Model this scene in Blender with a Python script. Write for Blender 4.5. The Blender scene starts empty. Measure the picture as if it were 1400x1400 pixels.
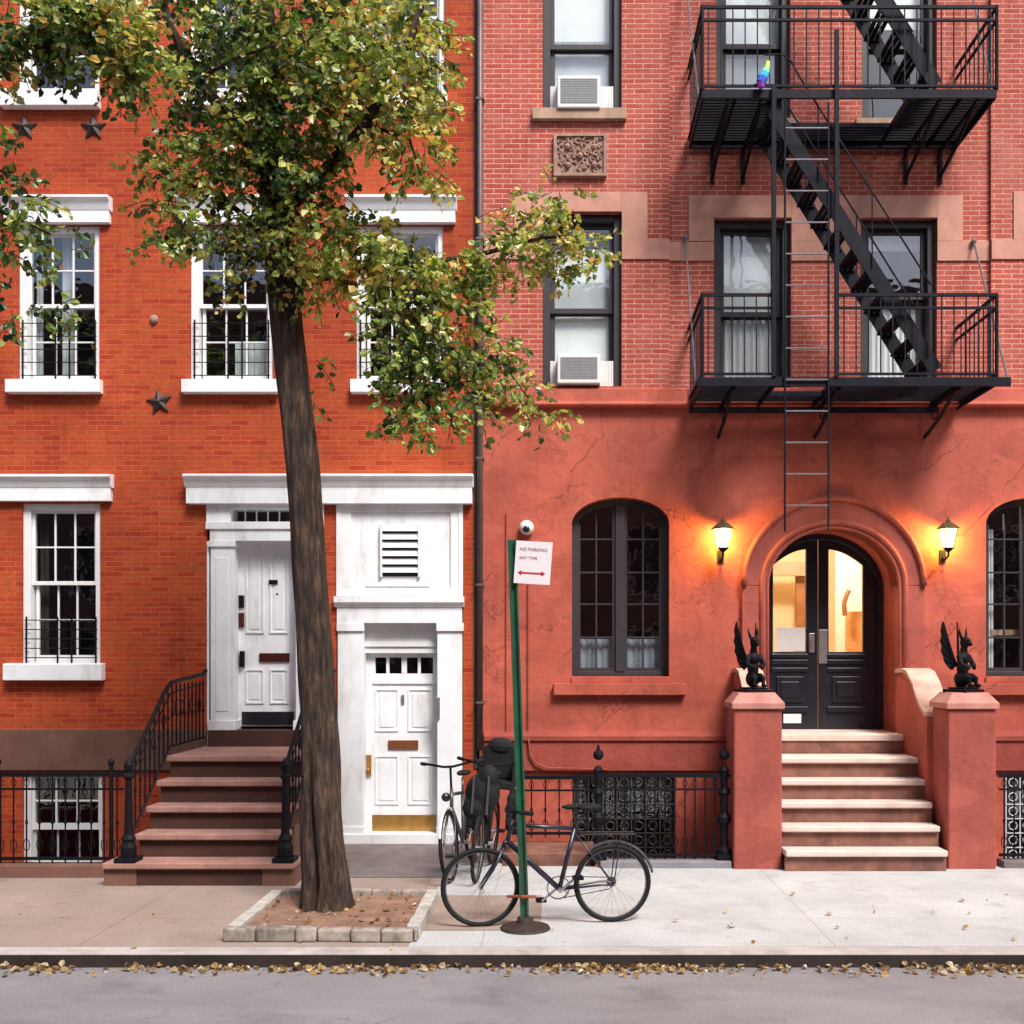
import bpy, math, random
from mathutils import Vector, Matrix
R = math.radians
random.seed(7)
sc = bpy.context.scene
COL = sc.collection

# ---------------------------------------------------------------- camera, sky, sun, exposure
F = 1500.0            # focal length in photograph pixels (photograph 1400 wide)
VX, VY = 760.0, 900.0 # where the optical axis meets the picture
D0, EYE = 12.5, 2.11  # metres from lens to the facades, lens height above the pavement
cd = bpy.data.cameras.new('camera'); cam = bpy.data.objects.new('camera', cd); COL.objects.link(cam)
cam.location = (0, -D0, EYE); cam.rotation_euler = (R(90), 0, 0)
cd.sensor_width = 36; cd.lens = 36*F/1400
cd.shift_x = (700-VX)/1400; cd.shift_y = (VY-700)/1400
cd.clip_end = 500; cd.clip_start = .05
sc.camera = cam
W = bpy.data.worlds.new('World'); sc.world = W; W.use_nodes = True
nt = W.node_tree; bg = nt.nodes['Background']
sky = nt.nodes.new('ShaderNodeTexSky'); sky.sky_type = 'NISHITA'; sky.sun_disc = False
SUN_EL, SUN_AZ = 52, 150   # azimuth clockwise from +Y
sky.sun_elevation = R(SUN_EL); sky.sun_rotation = R(SUN_AZ); sky.dust_density = 3.0; sky.air_density = .8; sky.ozone_density = .6
nt.links.new(sky.outputs[0], bg.inputs[0]); bg.inputs[1].default_value = .12
sd = bpy.data.lights.new('sun', 'SUN'); sun = bpy.data.objects.new('sun', sd); COL.objects.link(sun)
sd.energy = 3.2; sd.angle = R(19); sd.color = (1, .965, .92)
sun.rotation_euler = Vector((math.sin(R(SUN_AZ))*math.cos(R(SUN_EL)), math.cos(R(SUN_AZ))*math.cos(R(SUN_EL)), math.sin(R(SUN_EL)))).to_track_quat('Z', 'Y').to_euler()
sc.view_settings.view_transform = 'Standard'; sc.view_settings.look = 'None'
sc.view_settings.exposure = .64; sc.view_settings.gamma = 1

# ---------------------------------------------------------------- helpers
def PX(px, y=0.): return (px-VX)*(D0+y)/F
def PZ(py, y=0.): return EYE+(VY-py)*(D0+y)/F
def P(px, py, y=0.): return Vector((PX(px, y), y, PZ(py, y)))

class MB:
    def __init__(s): s.v = []; s.f = []; s.m = []; s.mi = 0
    def add(s, vs, fs):
        n = len(s.v); s.v += [Vector(v) for v in vs]
        for f in fs: s.f.append([i+n for i in f]); s.m.append(s.mi)
        return s
    def box(s, x0, x1, y0, y1, z0, z1):
        if x0 > x1: x0, x1 = x1, x0
        if y0 > y1: y0, y1 = y1, y0
        if z0 > z1: z0, z1 = z1, z0
        return s.add([(x0,y0,z0),(x1,y0,z0),(x1,y1,z0),(x0,y1,z0),(x0,y0,z1),(x1,y0,z1),(x1,y1,z1),(x0,y1,z1)],
              [(0,3,2,1),(4,5,6,7),(0,1,5,4),(1,2,6,5),(2,3,7,6),(3,0,4,7)])
    def pbox(s, px0, px1, py0, py1, y0, y1):     # box whose outline is given on the facade plane
        return s.box(PX(px0), PX(px1), y0, y1, PZ(py1), PZ(py0))
    def tube(s, pts, r, seg=6, cap=True, r1=None):
        pts = [Vector(p) for p in pts]; n = len(pts); rings = []
        up = Vector((0,0,1)); prev = None
        for i, p in enumerate(pts):
            a = pts[max(i-1,0)]; b = pts[min(i+1,n-1)]; t = (b-a).normalized()
            u = prev if prev is not None else (Vector((1,0,0)) if abs(t.z) > .9 else up)
            u = (u-t*u.dot(t))
            if u.length < 1e-4: u = Vector((0,1,0)); u = u-t*u.dot(t)
            u.normalize(); prev = u; w = t.cross(u)
            rr = (r[i] if isinstance(r, (list, tuple)) else (r if r1 is None else r+(r1-r)*i/(n-1)))
            rings.append([p+(u*math.cos(2*math.pi*k/seg)+w*math.sin(2*math.pi*k/seg))*rr for k in range(seg)])
        vs = [v for g in rings for v in g]; fs = []
        for i in range(n-1):
            for k in range(seg):
                a = i*seg+k; b = i*seg+(k+1)%seg; fs.append((a, b, b+seg, a+seg))
        if cap: fs += [tuple(range(seg))[::-1], tuple(range((n-1)*seg, n*seg))]
        return s.add(vs, fs)
    def lathe(s, prof, c, seg=16, ax=None):       # prof: (radius, height)
        c = Vector(c); vs = []; fs = []
        for r, h in prof:
            for k in range(seg):
                a = 2*math.pi*k/seg; v = Vector((r*math.cos(a), r*math.sin(a), h))
                if ax is not None: v = ax @ v
                vs.append(c+v)
        for i in range(len(prof)-1):
            for k in range(seg):
                a = i*seg+k; b = i*seg+(k+1)%seg; fs.append((a, b, b+seg, a+seg))
        fs += [tuple(range(seg))[::-1], tuple(range((len(prof)-1)*seg, len(prof)*seg))]
        return s.add(vs, fs)
    def ball(s, c, r, seg=12, M=None):
        if not hasattr(r, '__len__'): r = (r,r,r)
        vs = []; n = seg//2; fs = []
        for i in range(n+1):
            th = math.pi*(i*.98+.01*n)/n
            for k in range(seg):
                a = 2*math.pi*k/seg
                v = Vector((r[0]*math.sin(th)*math.cos(a), r[1]*math.sin(th)*math.sin(a), -r[2]*math.cos(th)))
                if M is not None: v = M @ v
                vs.append(Vector(c)+v)
        for i in range(n):
            for k in range(seg):
                a = i*seg+k; b = i*seg+(k+1)%seg; fs.append((a, b, b+seg, a+seg))
        fs += [tuple(range(seg))[::-1], tuple(range(n*seg, (n+1)*seg))]
        return s.add(vs, fs)
    def prism_x(s, prof, x0, x1):                 # prof: (y, z) outline run along x
        n = len(prof); vs = [(x0,y,z) for y,z in prof]+[(x1,y,z) for y,z in prof]
        fs = [(i, (i+1)%n, (i+1)%n+n, i+n) for i in range(n)]+[tuple(range(n))[::-1], tuple(range(n, 2*n))]
        return s.add(vs, fs)
    def prism_y(s, prof, y0, y1):                 # prof: (x, z) outline run along y
        n = len(prof); vs = [(x,y0,z) for x,z in prof]+[(x,y1,z) for x,z in prof]
        fs = [(i, (i+1)%n, (i+1)%n+n, i+n) for i in range(n)]+[tuple(range(n))[::-1], tuple(range(n, 2*n))]
        return s.add(vs, fs)
    def strip_y(s, a, b, y0, y1):                 # solid between two (x,z) polylines
        n = len(a)
        for i in range(n-1):
            q = [a[i], a[i+1], b[i+1], b[i]]
            vs = [(x,y0,z) for x,z in q]+[(x,y1,z) for x,z in q]
            fs = [(0,1,2,3), (7,6,5,4), (0,4,5,1), (3,2,6,7)]
            if i == 0: fs.append((0,3,7,4))
            if i == n-2: fs.append((1,5,6,2))
            s.add(vs, fs)
        return s
    def wall(s, x0, x1, z0, z1, y0, t, holes=()):  # holes: (x0,x1,z0,z1[,arch rise[,depth]])
        xs = sorted({x0, x1, *[v for h in holes for v in h[:2] if x0 < v < x1]})
        zs = sorted({z0, z1, *[v for h in holes for v in h[2:4] if z0 < v < z1]})
        def inh(x, z): return any(h[0] < x < h[1] and h[2] < z < h[3] for h in holes)
        def q(x, X, z, Z):
            s.add([(x,y0,z),(X,y0,z),(X,y0,Z),(x,y0,Z)], [(0,1,2,3)])
            s.add([(x,y0+t,z),(X,y0+t,z),(X,y0+t,Z),(x,y0+t,Z)], [(3,2,1,0)])
        for i in range(len(xs)-1):
            for j in range(len(zs)-1):
                if not inh((xs[i]+xs[i+1])/2, (zs[j]+zs[j+1])/2): q(xs[i], xs[i+1], zs[j], zs[j+1])
        for h in holes:
            a, b, c, d = h[:4]; rise = h[4] if len(h) > 4 else 0; dep = h[5] if len(h) > 5 else t
            pts = [(a, c), (a, d-rise)]
            if rise:
                N = 20; arc = [((a+b)/2-(b-a)/2*math.cos(math.pi*k/N), d-rise+rise*math.sin(math.pi*k/N)) for k in range(N+1)]
                s.strip_y(arc, [(x, d) for x, z in arc], y0, y0+t)
                pts = [(a, c)]+arc+[(b, c)]
            else: pts = [(a, c), (a, d), (b, d), (b, c)]
            n = len(pts)
            for k in range(n):
                p, r = pts[k], pts[(k+1)%n]
                if dep >= t or k < n: s.add([(p[0],y0,p[1]),(r[0],y0,r[1]),(r[0],y0+dep,r[1]),(p[0],y0+dep,p[1])], [(0,1,2,3)])
        return s
    def xf(s, M): s.v = [M @ v for v in s.v]; return s

WL = {}
def thing(name, loc, label, cat, group=None):
    o = bpy.data.objects.new(name, None); COL.objects.link(o); o.location = loc
    o.empty_display_size = .2
    WL[o] = Vector(loc); o['label'] = label; o['category'] = cat
    if group: o['group'] = group
    return o
def tag(o, label, cat, group=None):
    o['label'] = label; o['category'] = cat
    if group: o['group'] = group
    return o
def obj(name, mb, mats, parent=None, bevel=0., smooth=False, label=None, kind=None):
    if not isinstance(mats, (list, tuple)): mats = [mats]
    xs = [v.x for v in mb.v]; ys = [v.y for v in mb.v]; zs = [v.z for v in mb.v]
    org = Vector(((min(xs)+max(xs))/2, (min(ys)+max(ys))/2, min(zs)))
    me = bpy.data.meshes.new(name); me.from_pydata([v-org for v in mb.v], [], mb.f); me.update()
    for m in mats: me.materials.append(m)
    if len(mats) > 1: me.polygons.foreach_set('material_index', mb.m)
    o = bpy.data.objects.new(name, me); COL.objects.link(o)
    WL[o] = org
    if parent: o.parent = parent; o.location = org-WL[parent]
    else: o.location = org
    if smooth: me.polygons.foreach_set('use_smooth', [True]*len(me.polygons))
    if bevel:
        b = o.modifiers.new('bevel', 'BEVEL'); b.width = bevel; b.segments = 2; b.limit_method = 'ANGLE'; b.angle_limit = R(40)
    if label: o['label'] = label
    if kind: o['kind'] = kind
    return o

# ---------------------------------------------------------------- materials
def nodes(name):
    m = bpy.data.materials.new(name); m.use_nodes = True
    n = m.node_tree; return m, n, n.nodes['Principled BSDF'], n.nodes['Material Output']
def N(n, t, **k):
    x = n.nodes.new(t)
    for a, v in k.items():
        if a.startswith('i_'): x.inputs[a[2:].replace('_', ' ')].default_value = v
        else: setattr(x, a, v)
    return x
def pos(n): return N(n, 'ShaderNodeNewGeometry').outputs['Position']
def noise(n, scale, detail=4, rough=.6, vec=None, stretch=None):
    x = N(n, 'ShaderNodeTexNoise'); x.inputs['Scale'].default_value = scale; x.inputs['Detail'].default_value = detail; x.inputs['Roughness'].default_value = rough
    v = vec or pos(n)
    if stretch:
        mp = N(n, 'ShaderNodeVectorMath', operation='MULTIPLY'); n.links.new(v, mp.inputs[0]); mp.inputs[1].default_value = stretch; v = mp.outputs[0]
    n.links.new(v, x.inputs['Vector']); return x.outputs['Fac']
def ramp(n, fac, stops):
    r = N(n, 'ShaderNodeValToRGB'); n.links.new(fac, r.inputs[0]); e = r.color_ramp.elements
    while len(e) < len(stops): e.new(.5)
    for k, (p, c) in enumerate(stops): e[k].position = p; e[k].color = (*c, 1) if len(c) == 3 else c
    return r.outputs[0]
def mix(n, fac, a, b, mode='MIX'):
    x = N(n, 'ShaderNodeMix', data_type='RGBA', blend_type=mode)
    for s, v in ((0, fac), (6, a), (7, b)):
        if hasattr(v, 'is_linked') or isinstance(v, bpy.types.NodeSocket): n.links.new(v, x.inputs[s])
        else: x.inputs[s].default_value = v if s == 0 else (*v, 1)
    return x.outputs[2]
def bump(n, h, strength, dist, bsdf, base=None):
    b = N(n, 'ShaderNodeBump'); b.inputs['Strength'].default_value = strength; b.inputs['Distance'].default_value = dist
    n.links.new(h, b.inputs['Height'])
    if base: n.links.new(base, b.inputs['Normal'])
    n.links.new(b.outputs[0], bsdf.inputs['Normal']); return b.outputs[0]

def plain(name, c, rough=.6, var=.15, scale=6, bmp=.15, metal=0, grime=None, spec=.5):
    m, n, b, o = nodes(name)
    f = noise(n, scale, 6, .65); f2 = noise(n, scale*9, 3)
    lo = tuple(x*(1-var) for x in c); hi = tuple(min(1, x*(1+var)) for x in c)
    col = ramp(n, f, [(.3, lo), (.7, hi)])
    if grime:
        g = ramp(n, noise(n, 2.2, 8, .7, stretch=(1.6, 1.6, .5)), [(.5, (0,0,0)), (.78, (1,1,1))])
        col = mix(n, g, col, grime)
    n.links.new(col, b.inputs['Base Color']); b.inputs['Roughness'].default_value = rough; b.inputs['Metallic'].default_value = metal
    b.inputs['Specular IOR Level'].default_value = spec
    if bmp: bump(n, f2, bmp, .004, b)
    return m

def brick(name, c1, c2, mortar, bw, rh, ms, big=((.35, (.72,.66,.62)), (.7, (1.1,1.1,1.1))), pale=None):
    m, n, b, o = nodes(name)
    sp = N(n, 'ShaderNodeSeparateXYZ'); n.links.new(pos(n), sp.inputs[0])
    ad = N(n, 'ShaderNodeMath', operation='ADD'); n.links.new(sp.outputs[0], ad.inputs[0]); n.links.new(sp.outputs[1], ad.inputs[1])
    cb = N(n, 'ShaderNodeCombineXYZ'); n.links.new(ad.outputs[0], cb.inputs[0]); n.links.new(sp.outputs[2], cb.inputs[1])
    # slight wander of the courses
    nz = N(n, 'ShaderNodeTexNoise'); nz.inputs['Scale'].default_value = 3.; n.links.new(cb.outputs[0], nz.inputs['Vector'])
    sc_ = N(n, 'ShaderNodeVectorMath', operation='SCALE'); n.links.new(nz.outputs['Color'], sc_.inputs[0]); sc_.inputs['Scale'].default_value = .012
    va = N(n, 'ShaderNodeVectorMath', operation='ADD'); n.links.new(cb.outputs[0], va.inputs[0]); n.links.new(sc_.outputs[0], va.inputs[1])
    t = N(n, 'ShaderNodeTexBrick'); n.links.new(va.outputs[0], t.inputs['Vector'])
    t.inputs['Scale'].default_value = 1; t.inputs['Brick Width'].default_value = bw; t.inputs['Row Height'].default_value = rh
    t.inputs['Mortar Size'].default_value = ms; t.inputs['Mortar Smooth'].default_value = .35
    t.inputs['Color1'].default_value = (*c1, 1); t.inputs['Color2'].default_value = (*c2, 1); t.inputs['Mortar'].default_value = (*mortar, 1)
    t.offset = .5; t.squash = 1
    # a second random value per brick
    col = t.outputs['Color']
    t2 = N(n, 'ShaderNodeTexBrick'); n.links.new(va.outputs[0], t2.inputs['Vector'])
    for k, v in (('Scale', 1), ('Brick Width', bw*1.0), ('Row Height', rh*1.0), ('Mortar Size', 0.)): t2.inputs[k].default_value = v
    t2.inputs['Color1'].default_value = (.42,.36,.35,1); t2.inputs['Color2'].default_value = (1.12,1.1,1.08,1); t2.inputs['Bias'].default_value = .45
    wn = noise(n, 14, 2, .5, vec=cb.outputs[0])
    col = mix(n, ramp(n, wn, [(.42, (1,1,1)), (.7, (.1,.1,.1))]), col, mix(n, 1., col, t2.outputs['Color'], 'MULTIPLY'))
    bigc = ramp(n, noise(n, .42, 6, .68), [(p, c) for p, c in big])
    col = mix(n, 1., col, bigc, 'MULTIPLY')
    fine = ramp(n, noise(n, 28, 4, .7), [(.3, (.8,.78,.76)), (.7, (1.12,1.12,1.12))])
    col = mix(n, 1., col, fine, 'MULTIPLY')
    soot = ramp(n, noise(n, 2.4, 7, .7, stretch=(1.8,1,.22)), [(.54, (1,1,1)), (.78, (.62,.55,.52))])
    col = mix(n, 1., col, soot, 'MULTIPLY')
    eff = ramp(n, noise(n, 5.5, 8, .8), [(.64, (0,0,0)), (.78, (.5,.5,.5))]); col = mix(n, eff, col, tuple(min(1,x*1.25+.04) for x in mortar))
    if pale:
        haze_mask = ramp(n, noise(n, 1.1, 7, .7), [(.5, (0,0,0)), (.72, (.55,.55,.55))])  # patches that put haze and bright exposure into the brick colour
        col = mix(n, haze_mask, col, pale)
    n.links.new(col, b.inputs['Base Color']); b.inputs['Roughness'].default_value = .82; b.inputs['Specular IOR Level'].default_value = .3
    inv = N(n, 'ShaderNodeMath', operation='SUBTRACT'); inv.inputs[0].default_value = 1; n.links.new(t.outputs['Fac'], inv.inputs[1])
    h1 = bump(n, inv.outputs[0], .55, .006, b)
    bump(n, noise(n, 60, 3), .25, .004, b, h1)
    return m

def stucco(name, c, cracks=.5, dark=.6):
    m, n, b, o = nodes(name)
    f = noise(n, 1.0, 8, .65); lo = tuple(x*.74 for x in c); hi = tuple(x*1.16 for x in c)
    col = ramp(n, f, [(.34, lo), (.64, hi)])
    st = ramp(n, noise(n, 3.5, 6, .7, stretch=(2.2, 2.2, .25)), [(.5, (1,1,1)), (.8, (.8,.76,.74))])
    col = mix(n, 1., col, st, 'MULTIPLY')
    # patched and hairline-cracked paint
    w = noise(n, 2.6, 5, .7); cbm = N(n, 'ShaderNodeVectorMath', operation='ADD'); n.links.new(pos(n), cbm.inputs[0])
    cc = N(n, 'ShaderNodeCombineXYZ'); n.links.new(w, cc.inputs[0]); n.links.new(w, cc.inputs[2]); n.links.new(cc.outputs[0], cbm.inputs[1])
    v = N(n, 'ShaderNodeTexVoronoi', feature='DISTANCE_TO_EDGE'); v.inputs['Scale'].default_value = 1.25; n.links.new(cbm.outputs[0], v.inputs['Vector'])
    cr = ramp(n, v.outputs['Distance'], [(.0, (1,1,1)), (.013, (0,0,0))])
    mask = ramp(n, noise(n, .8, 3), [(.42, (0,0,0)), (.5, (cracks,)*3)])
    cm = mix(n, 1., cr, mask, 'MULTIPLY')
    col = mix(n, cm, col, tuple(x*dark*.5 for x in c))
    pt = ramp(n, noise(n, .9, 2, .4, stretch=(1,1,1.7)), [(.5, (1,1,1)), (.515, (.9,.86,.85))]); col = mix(n, 1., col, pt, 'MULTIPLY')
    dr = ramp(n, noise(n, 7, 5, .65, stretch=(1.6,1.6,.1)), [(.6, (0,0,0)), (.75, (.45,.45,.45))]); col = mix(n, dr, col, tuple(x*.5 for x in c))
    fl = ramp(n, noise(n, 11, 9, .8), [(.66, (0,0,0)), (.72, (.5,.5,.5))]); col = mix(n, fl, col, tuple(min(1, x*1.1+.06) for x in c))
    n.links.new(col, b.inputs['Base Color']); b.inputs['Roughness'].default_value = .75; b.inputs['Specular IOR Level'].default_value = .35
    h = bump(n, noise(n, 9, 6, .7), .5, .025, b)
    bump(n, noise(n, 70, 3), .25, .004, b, h)
    return m

def glass(name, refl=.1, tint=(.96,.98,.98)):
    m, n, b, o = nodes(name); n.nodes.remove(b)
    g = N(n, 'ShaderNodeBsdfGlossy'); g.inputs['Roughness'].default_value = .015; g.inputs['Color'].default_value = (.95,.97,1,1)
    t = N(n, 'ShaderNodeBsdfTransparent'); t.inputs['Color'].default_value = (*tint, 1)
    lw = N(n, 'ShaderNodeLayerWeight'); lw.inputs['Blend'].default_value = .5
    fr = N(n, 'ShaderNodeMath', operation='POWER'); n.links.new(lw.outputs['Facing'], fr.inputs[0]); fr.inputs[1].default_value = 4.
    a = N(n, 'ShaderNodeMath', operation='MULTIPLY_ADD'); n.links.new(fr.outputs[0], a.inputs[0]); a.inputs[1].default_value = .8; a.inputs[2].default_value = .04+refl
    bp = N(n, 'ShaderNodeBump'); bp.inputs['Strength'].default_value = .12; bp.inputs['Distance'].default_value = .02; n.links.new(noise(n, 3.5, 2), bp.inputs['Height'])
    n.links.new(bp.outputs[0], g.inputs['Normal'])
    mx = N(n, 'ShaderNodeMixShader'); n.links.new(a.outputs[0], mx.inputs[0]); n.links.new(t.outputs[0], mx.inputs[1]); n.links.new(g.outputs[0], mx.inputs[2])
    n.links.new(mx.outputs[0], o.inputs[0]); return m

def emit(name, c, s):
    m, n, b, o = nodes(name); b.inputs['Base Color'].default_value = (*c, 1)
    b.inputs['Emission Color'].default_value = (*c, 1); b.inputs['Emission Strength'].default_value = s; return m

def leafmat(name, stops):
    m, n, b, o = nodes(name)
    at = N(n, 'ShaderNodeAttribute', attribute_name='tint')
    col = ramp(n, at.outputs['Fac'], stops)
    n.links.new(col, b.inputs['Base Color']); b.inputs['Roughness'].default_value = .33; b.inputs['Specular IOR Level'].default_value = .8
    tr = N(n, 'ShaderNodeBsdfTranslucent'); n.links.new(mix(n, 1., col, (1.25,1.3,.6), 'MULTIPLY'), tr.inputs['Color'])
    mx = N(n, 'ShaderNodeMixShader'); mx.inputs[0].default_value = .36
    n.links.new(b.outputs[0], mx.inputs[1]); n.links.new(tr.outputs[0], mx.inputs[2]); n.links.new(mx.outputs[0], o.inputs[0])
    return m

M_brickL = brick('brick_orange', (.49,.088,.022), (.31,.032,.010), (.47,.115,.05), .205, .0575, .0048,
                 big=((.38, (.74,.66,.66)), (.62, (1.1,1.15,1.2))))
M_brickR = brick('brick_rose', (.50,.125,.088), (.36,.062,.042), (.68,.38,.31), .2, .057, .0055,
                 big=((.38, (.8,.74,.72)), (.68, (1.1,1.12,1.12))), pale=(.52,.2,.15))  # pale tone stands in for haze over the upper wall
M_brickO = brick('brick_brown', (.25,.12,.08), (.18,.08,.05), (.3,.25,.2), .21, .07, .008)
M_stucco = stucco('stucco_red', (.46,.10,.064), .8)
M_stuccoB = stucco('stucco_base', (.31,.06,.042), .3)
M_pier = stucco('stucco_pier', (.36,.085,.062), .35)
M_pink = plain('pink_stone', (.52,.25,.18), .8, .22, 2.5, .3, grime=(.40,.2,.15))
M_sill = plain('sandstone', (.4,.26,.18), .8, .25, 5, .3, grime=(.18,.12,.09))
M_brown = plain('brownstone', (.16,.075,.052), .85, .2, 3, .4, grime=(.09,.045,.035))
M_brownS = plain('brownstone_step_lit', (.32,.165,.135), .8, .25, 4, .5, grime=(.16,.085,.07))  # brownstone lightened for the light on the tread tops
M_brownR = plain('brownstone_riser_shaded', (.055,.019,.013), .85, .25, 6, .4)  # brownstone darkened: the shadow under the nosings is in the colour
M_stepP = plain('pink_step_lit', (.62,.5,.44), .75, .1, 4, .3, grime=(.42,.29,.24))  # overhead light on the treads painted in as a paler tone
M_stepR = plain('pink_riser_shaded', (.2,.085,.06), .8, .4, 5, .4, grime=(.07,.03,.022))  # darker than the treads, with riser shade put into the colour
M_cope = plain('lit_coping', (.56,.36,.29), .75, .2, 4, .4, grime=(.36,.15,.11))  # paler than the cheek walls: light on their tops painted in
M_capP = plain('cap_paint', (.46,.19,.15), .7, .2, 4, .4, grime=(.3,.1,.075))
M_white = plain('white_paint', (.82,.83,.85), .5, .07, 4, .2, grime=(.52,.49,.47))
M_white2 = plain('white_joinery', (.74,.74,.74), .5, .06, 5, .08)
M_iron = plain('black_iron', (.006,.006,.009), .6, .3, 20, .3, spec=.14)
M_ironF = plain('fire_escape_iron', (.006,.007,.014), .6, .4, 14, .4, spec=.15, grime=(.025,.017,.02))
M_frameK = plain('dark_frame', (.026,.021,.027), .55, .2, 10, .1)
M_black = plain('black_door_paint', (.012,.013,.02), .3, .3, 6, .05, spec=.6)
M_brass = plain('brass', (.5,.28,.08), .32, .2, 12, .05, metal=.7)
M_steel = plain('brushed_steel', (.45,.43,.44), .35, .1, 20, .05, metal=.8)
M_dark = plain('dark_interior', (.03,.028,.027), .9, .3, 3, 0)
M_darkred = plain('oxidised_slot', (.09,.02,.015), .4, .2, 8, 0, metal=.5)
M_curtain = plain('white_shade', (.86,.87,.86), .9, .04, 4, .05)
M_curtG = plain('grey_shade', (.55,.57,.59), .9, .1, 4, .05)
M_curtB = plain('blue_grey_cloth', (.3,.33,.38), .9, .15, 12, .1)
M_glass = glass('window_glass', .05)
M_glassR = glass('bright_glass', .03)
M_plastic = plain('white_plastic', (.7,.7,.68), .4, .05, 10, .03)
M_grille = plain('grey_grille', (.3,.3,.31), .5, .1, 20, .05)
M_rubber = plain('tyre_rubber', (.011,.011,.012), .75, .2, 30, .1, spec=.25)
M_alu = plain('bike_alloy', (.5,.5,.52), .3, .1, 20, .02, metal=.9)
M_blueF = plain('blue_black_frame', (.010,.010,.022), .35, .2, 20, .02, spec=.7)
M_green = plain('green_post_paint', (.012,.085,.045), .4, .3, 10, .1, grime=(.05,.05,.03))
M_bark = None
M_pipe = plain('pipe_metal', (.13,.09,.09), .5, .25, 5, .2, metal=.2)
M_slab = plain('bluestone', (.17,.14,.135), .8, .25, 5, .3, grime=(.1,.08,.075))
M_granite = plain('granite_block', (.27,.23,.2), .9, .6, 9, .9, grime=(.06,.04,.03))
M_granL = plain('pale_granite', (.4,.375,.345), .8, .3, 9, .4)
M_kerb = plain('kerb_stone', (.40,.36,.345), .8, .18, 3, .3, grime=(.24,.19,.18))
M_steelk = plain('kerb_face', (.022,.014,.012), .6, .5, 5, .3)
M_soil = plain('packed_soil', (.22,.125,.085), .95, .35, 6, .9, grime=(.11,.065,.045))
M_terra = plain('terracotta_relief', (.34,.2,.15), .8, .3, 12, .4)

def pavement(name, c, spots, joint, jx=1.5, jy=1.55, ox=0., oy=0.):
    m, n, b, o = nodes(name)
    f = noise(n, 1.1, 9, .7); col = ramp(n, f, [(.3, tuple(x*.8 for x in c)), (.68, tuple(min(1,x*1.12) for x in c))])
    col = mix(n, 1., col, ramp(n, noise(n, 45, 4, .8), [(.3, (.74,.73,.72)), (.7, (1.14,1.14,1.14))]), 'MULTIPLY')
    st = ramp(n, noise(n, 2.7, 4, .6), [(.56, (0,0,0)), (.72, (.8,.8,.8))]); col = mix(n, st, col, spots)
    v = N(n, 'ShaderNodeTexVoronoi'); v.inputs['Scale'].default_value = 3.3; n.links.new(pos(n), v.inputs['Vector'])
    sp = ramp(n, v.outputs['Distance'], [(.03, (.7,.7,.7)), (.055, (0,0,0))]); col = mix(n, sp, col, tuple(x*.35 for x in spots))
    t = N(n, 'ShaderNodeTexBrick'); t.offset = 0
    mp = N(n, 'ShaderNodeVectorMath', operation='ADD'); n.links.new(pos(n), mp.inputs[0]); mp.inputs[1].default_value = (ox, oy, 0); n.links.new(mp.outputs[0], t.inputs['Vector'])
    for k, v_ in (('Scale', 1), ('Brick Width', jx), ('Row Height', jy), ('Mortar Size', .006), ('Mortar Smooth', .2)): t.inputs[k].default_value = v_
    jm = N(n, 'ShaderNodeMath', operation='MULTIPLY'); n.links.new(t.outputs['Fac'], jm.inputs[0]); jm.inputs[1].default_value = .6
    col = mix(n, jm.outputs[0], col, joint)
    n.links.new(col, b.inputs['Base Color']); b.inputs['Roughness'].default_value = .85; b.inputs['Specular IOR Level'].default_value = .3
    h = bump(n, noise(n, 50, 4, .7), .35, .004, b)
    return m
M_paveR = pavement('pale_concrete', (.47,.475,.475), (.33,.32,.31), (.25,.22,.2), 2.6, 3.4, .55, .2)
M_paveL = pavement('tan_concrete', (.32,.25,.21), (.22,.155,.125), (.14,.09,.07), 2.3, 3.0, 1.2, .6)

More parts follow.
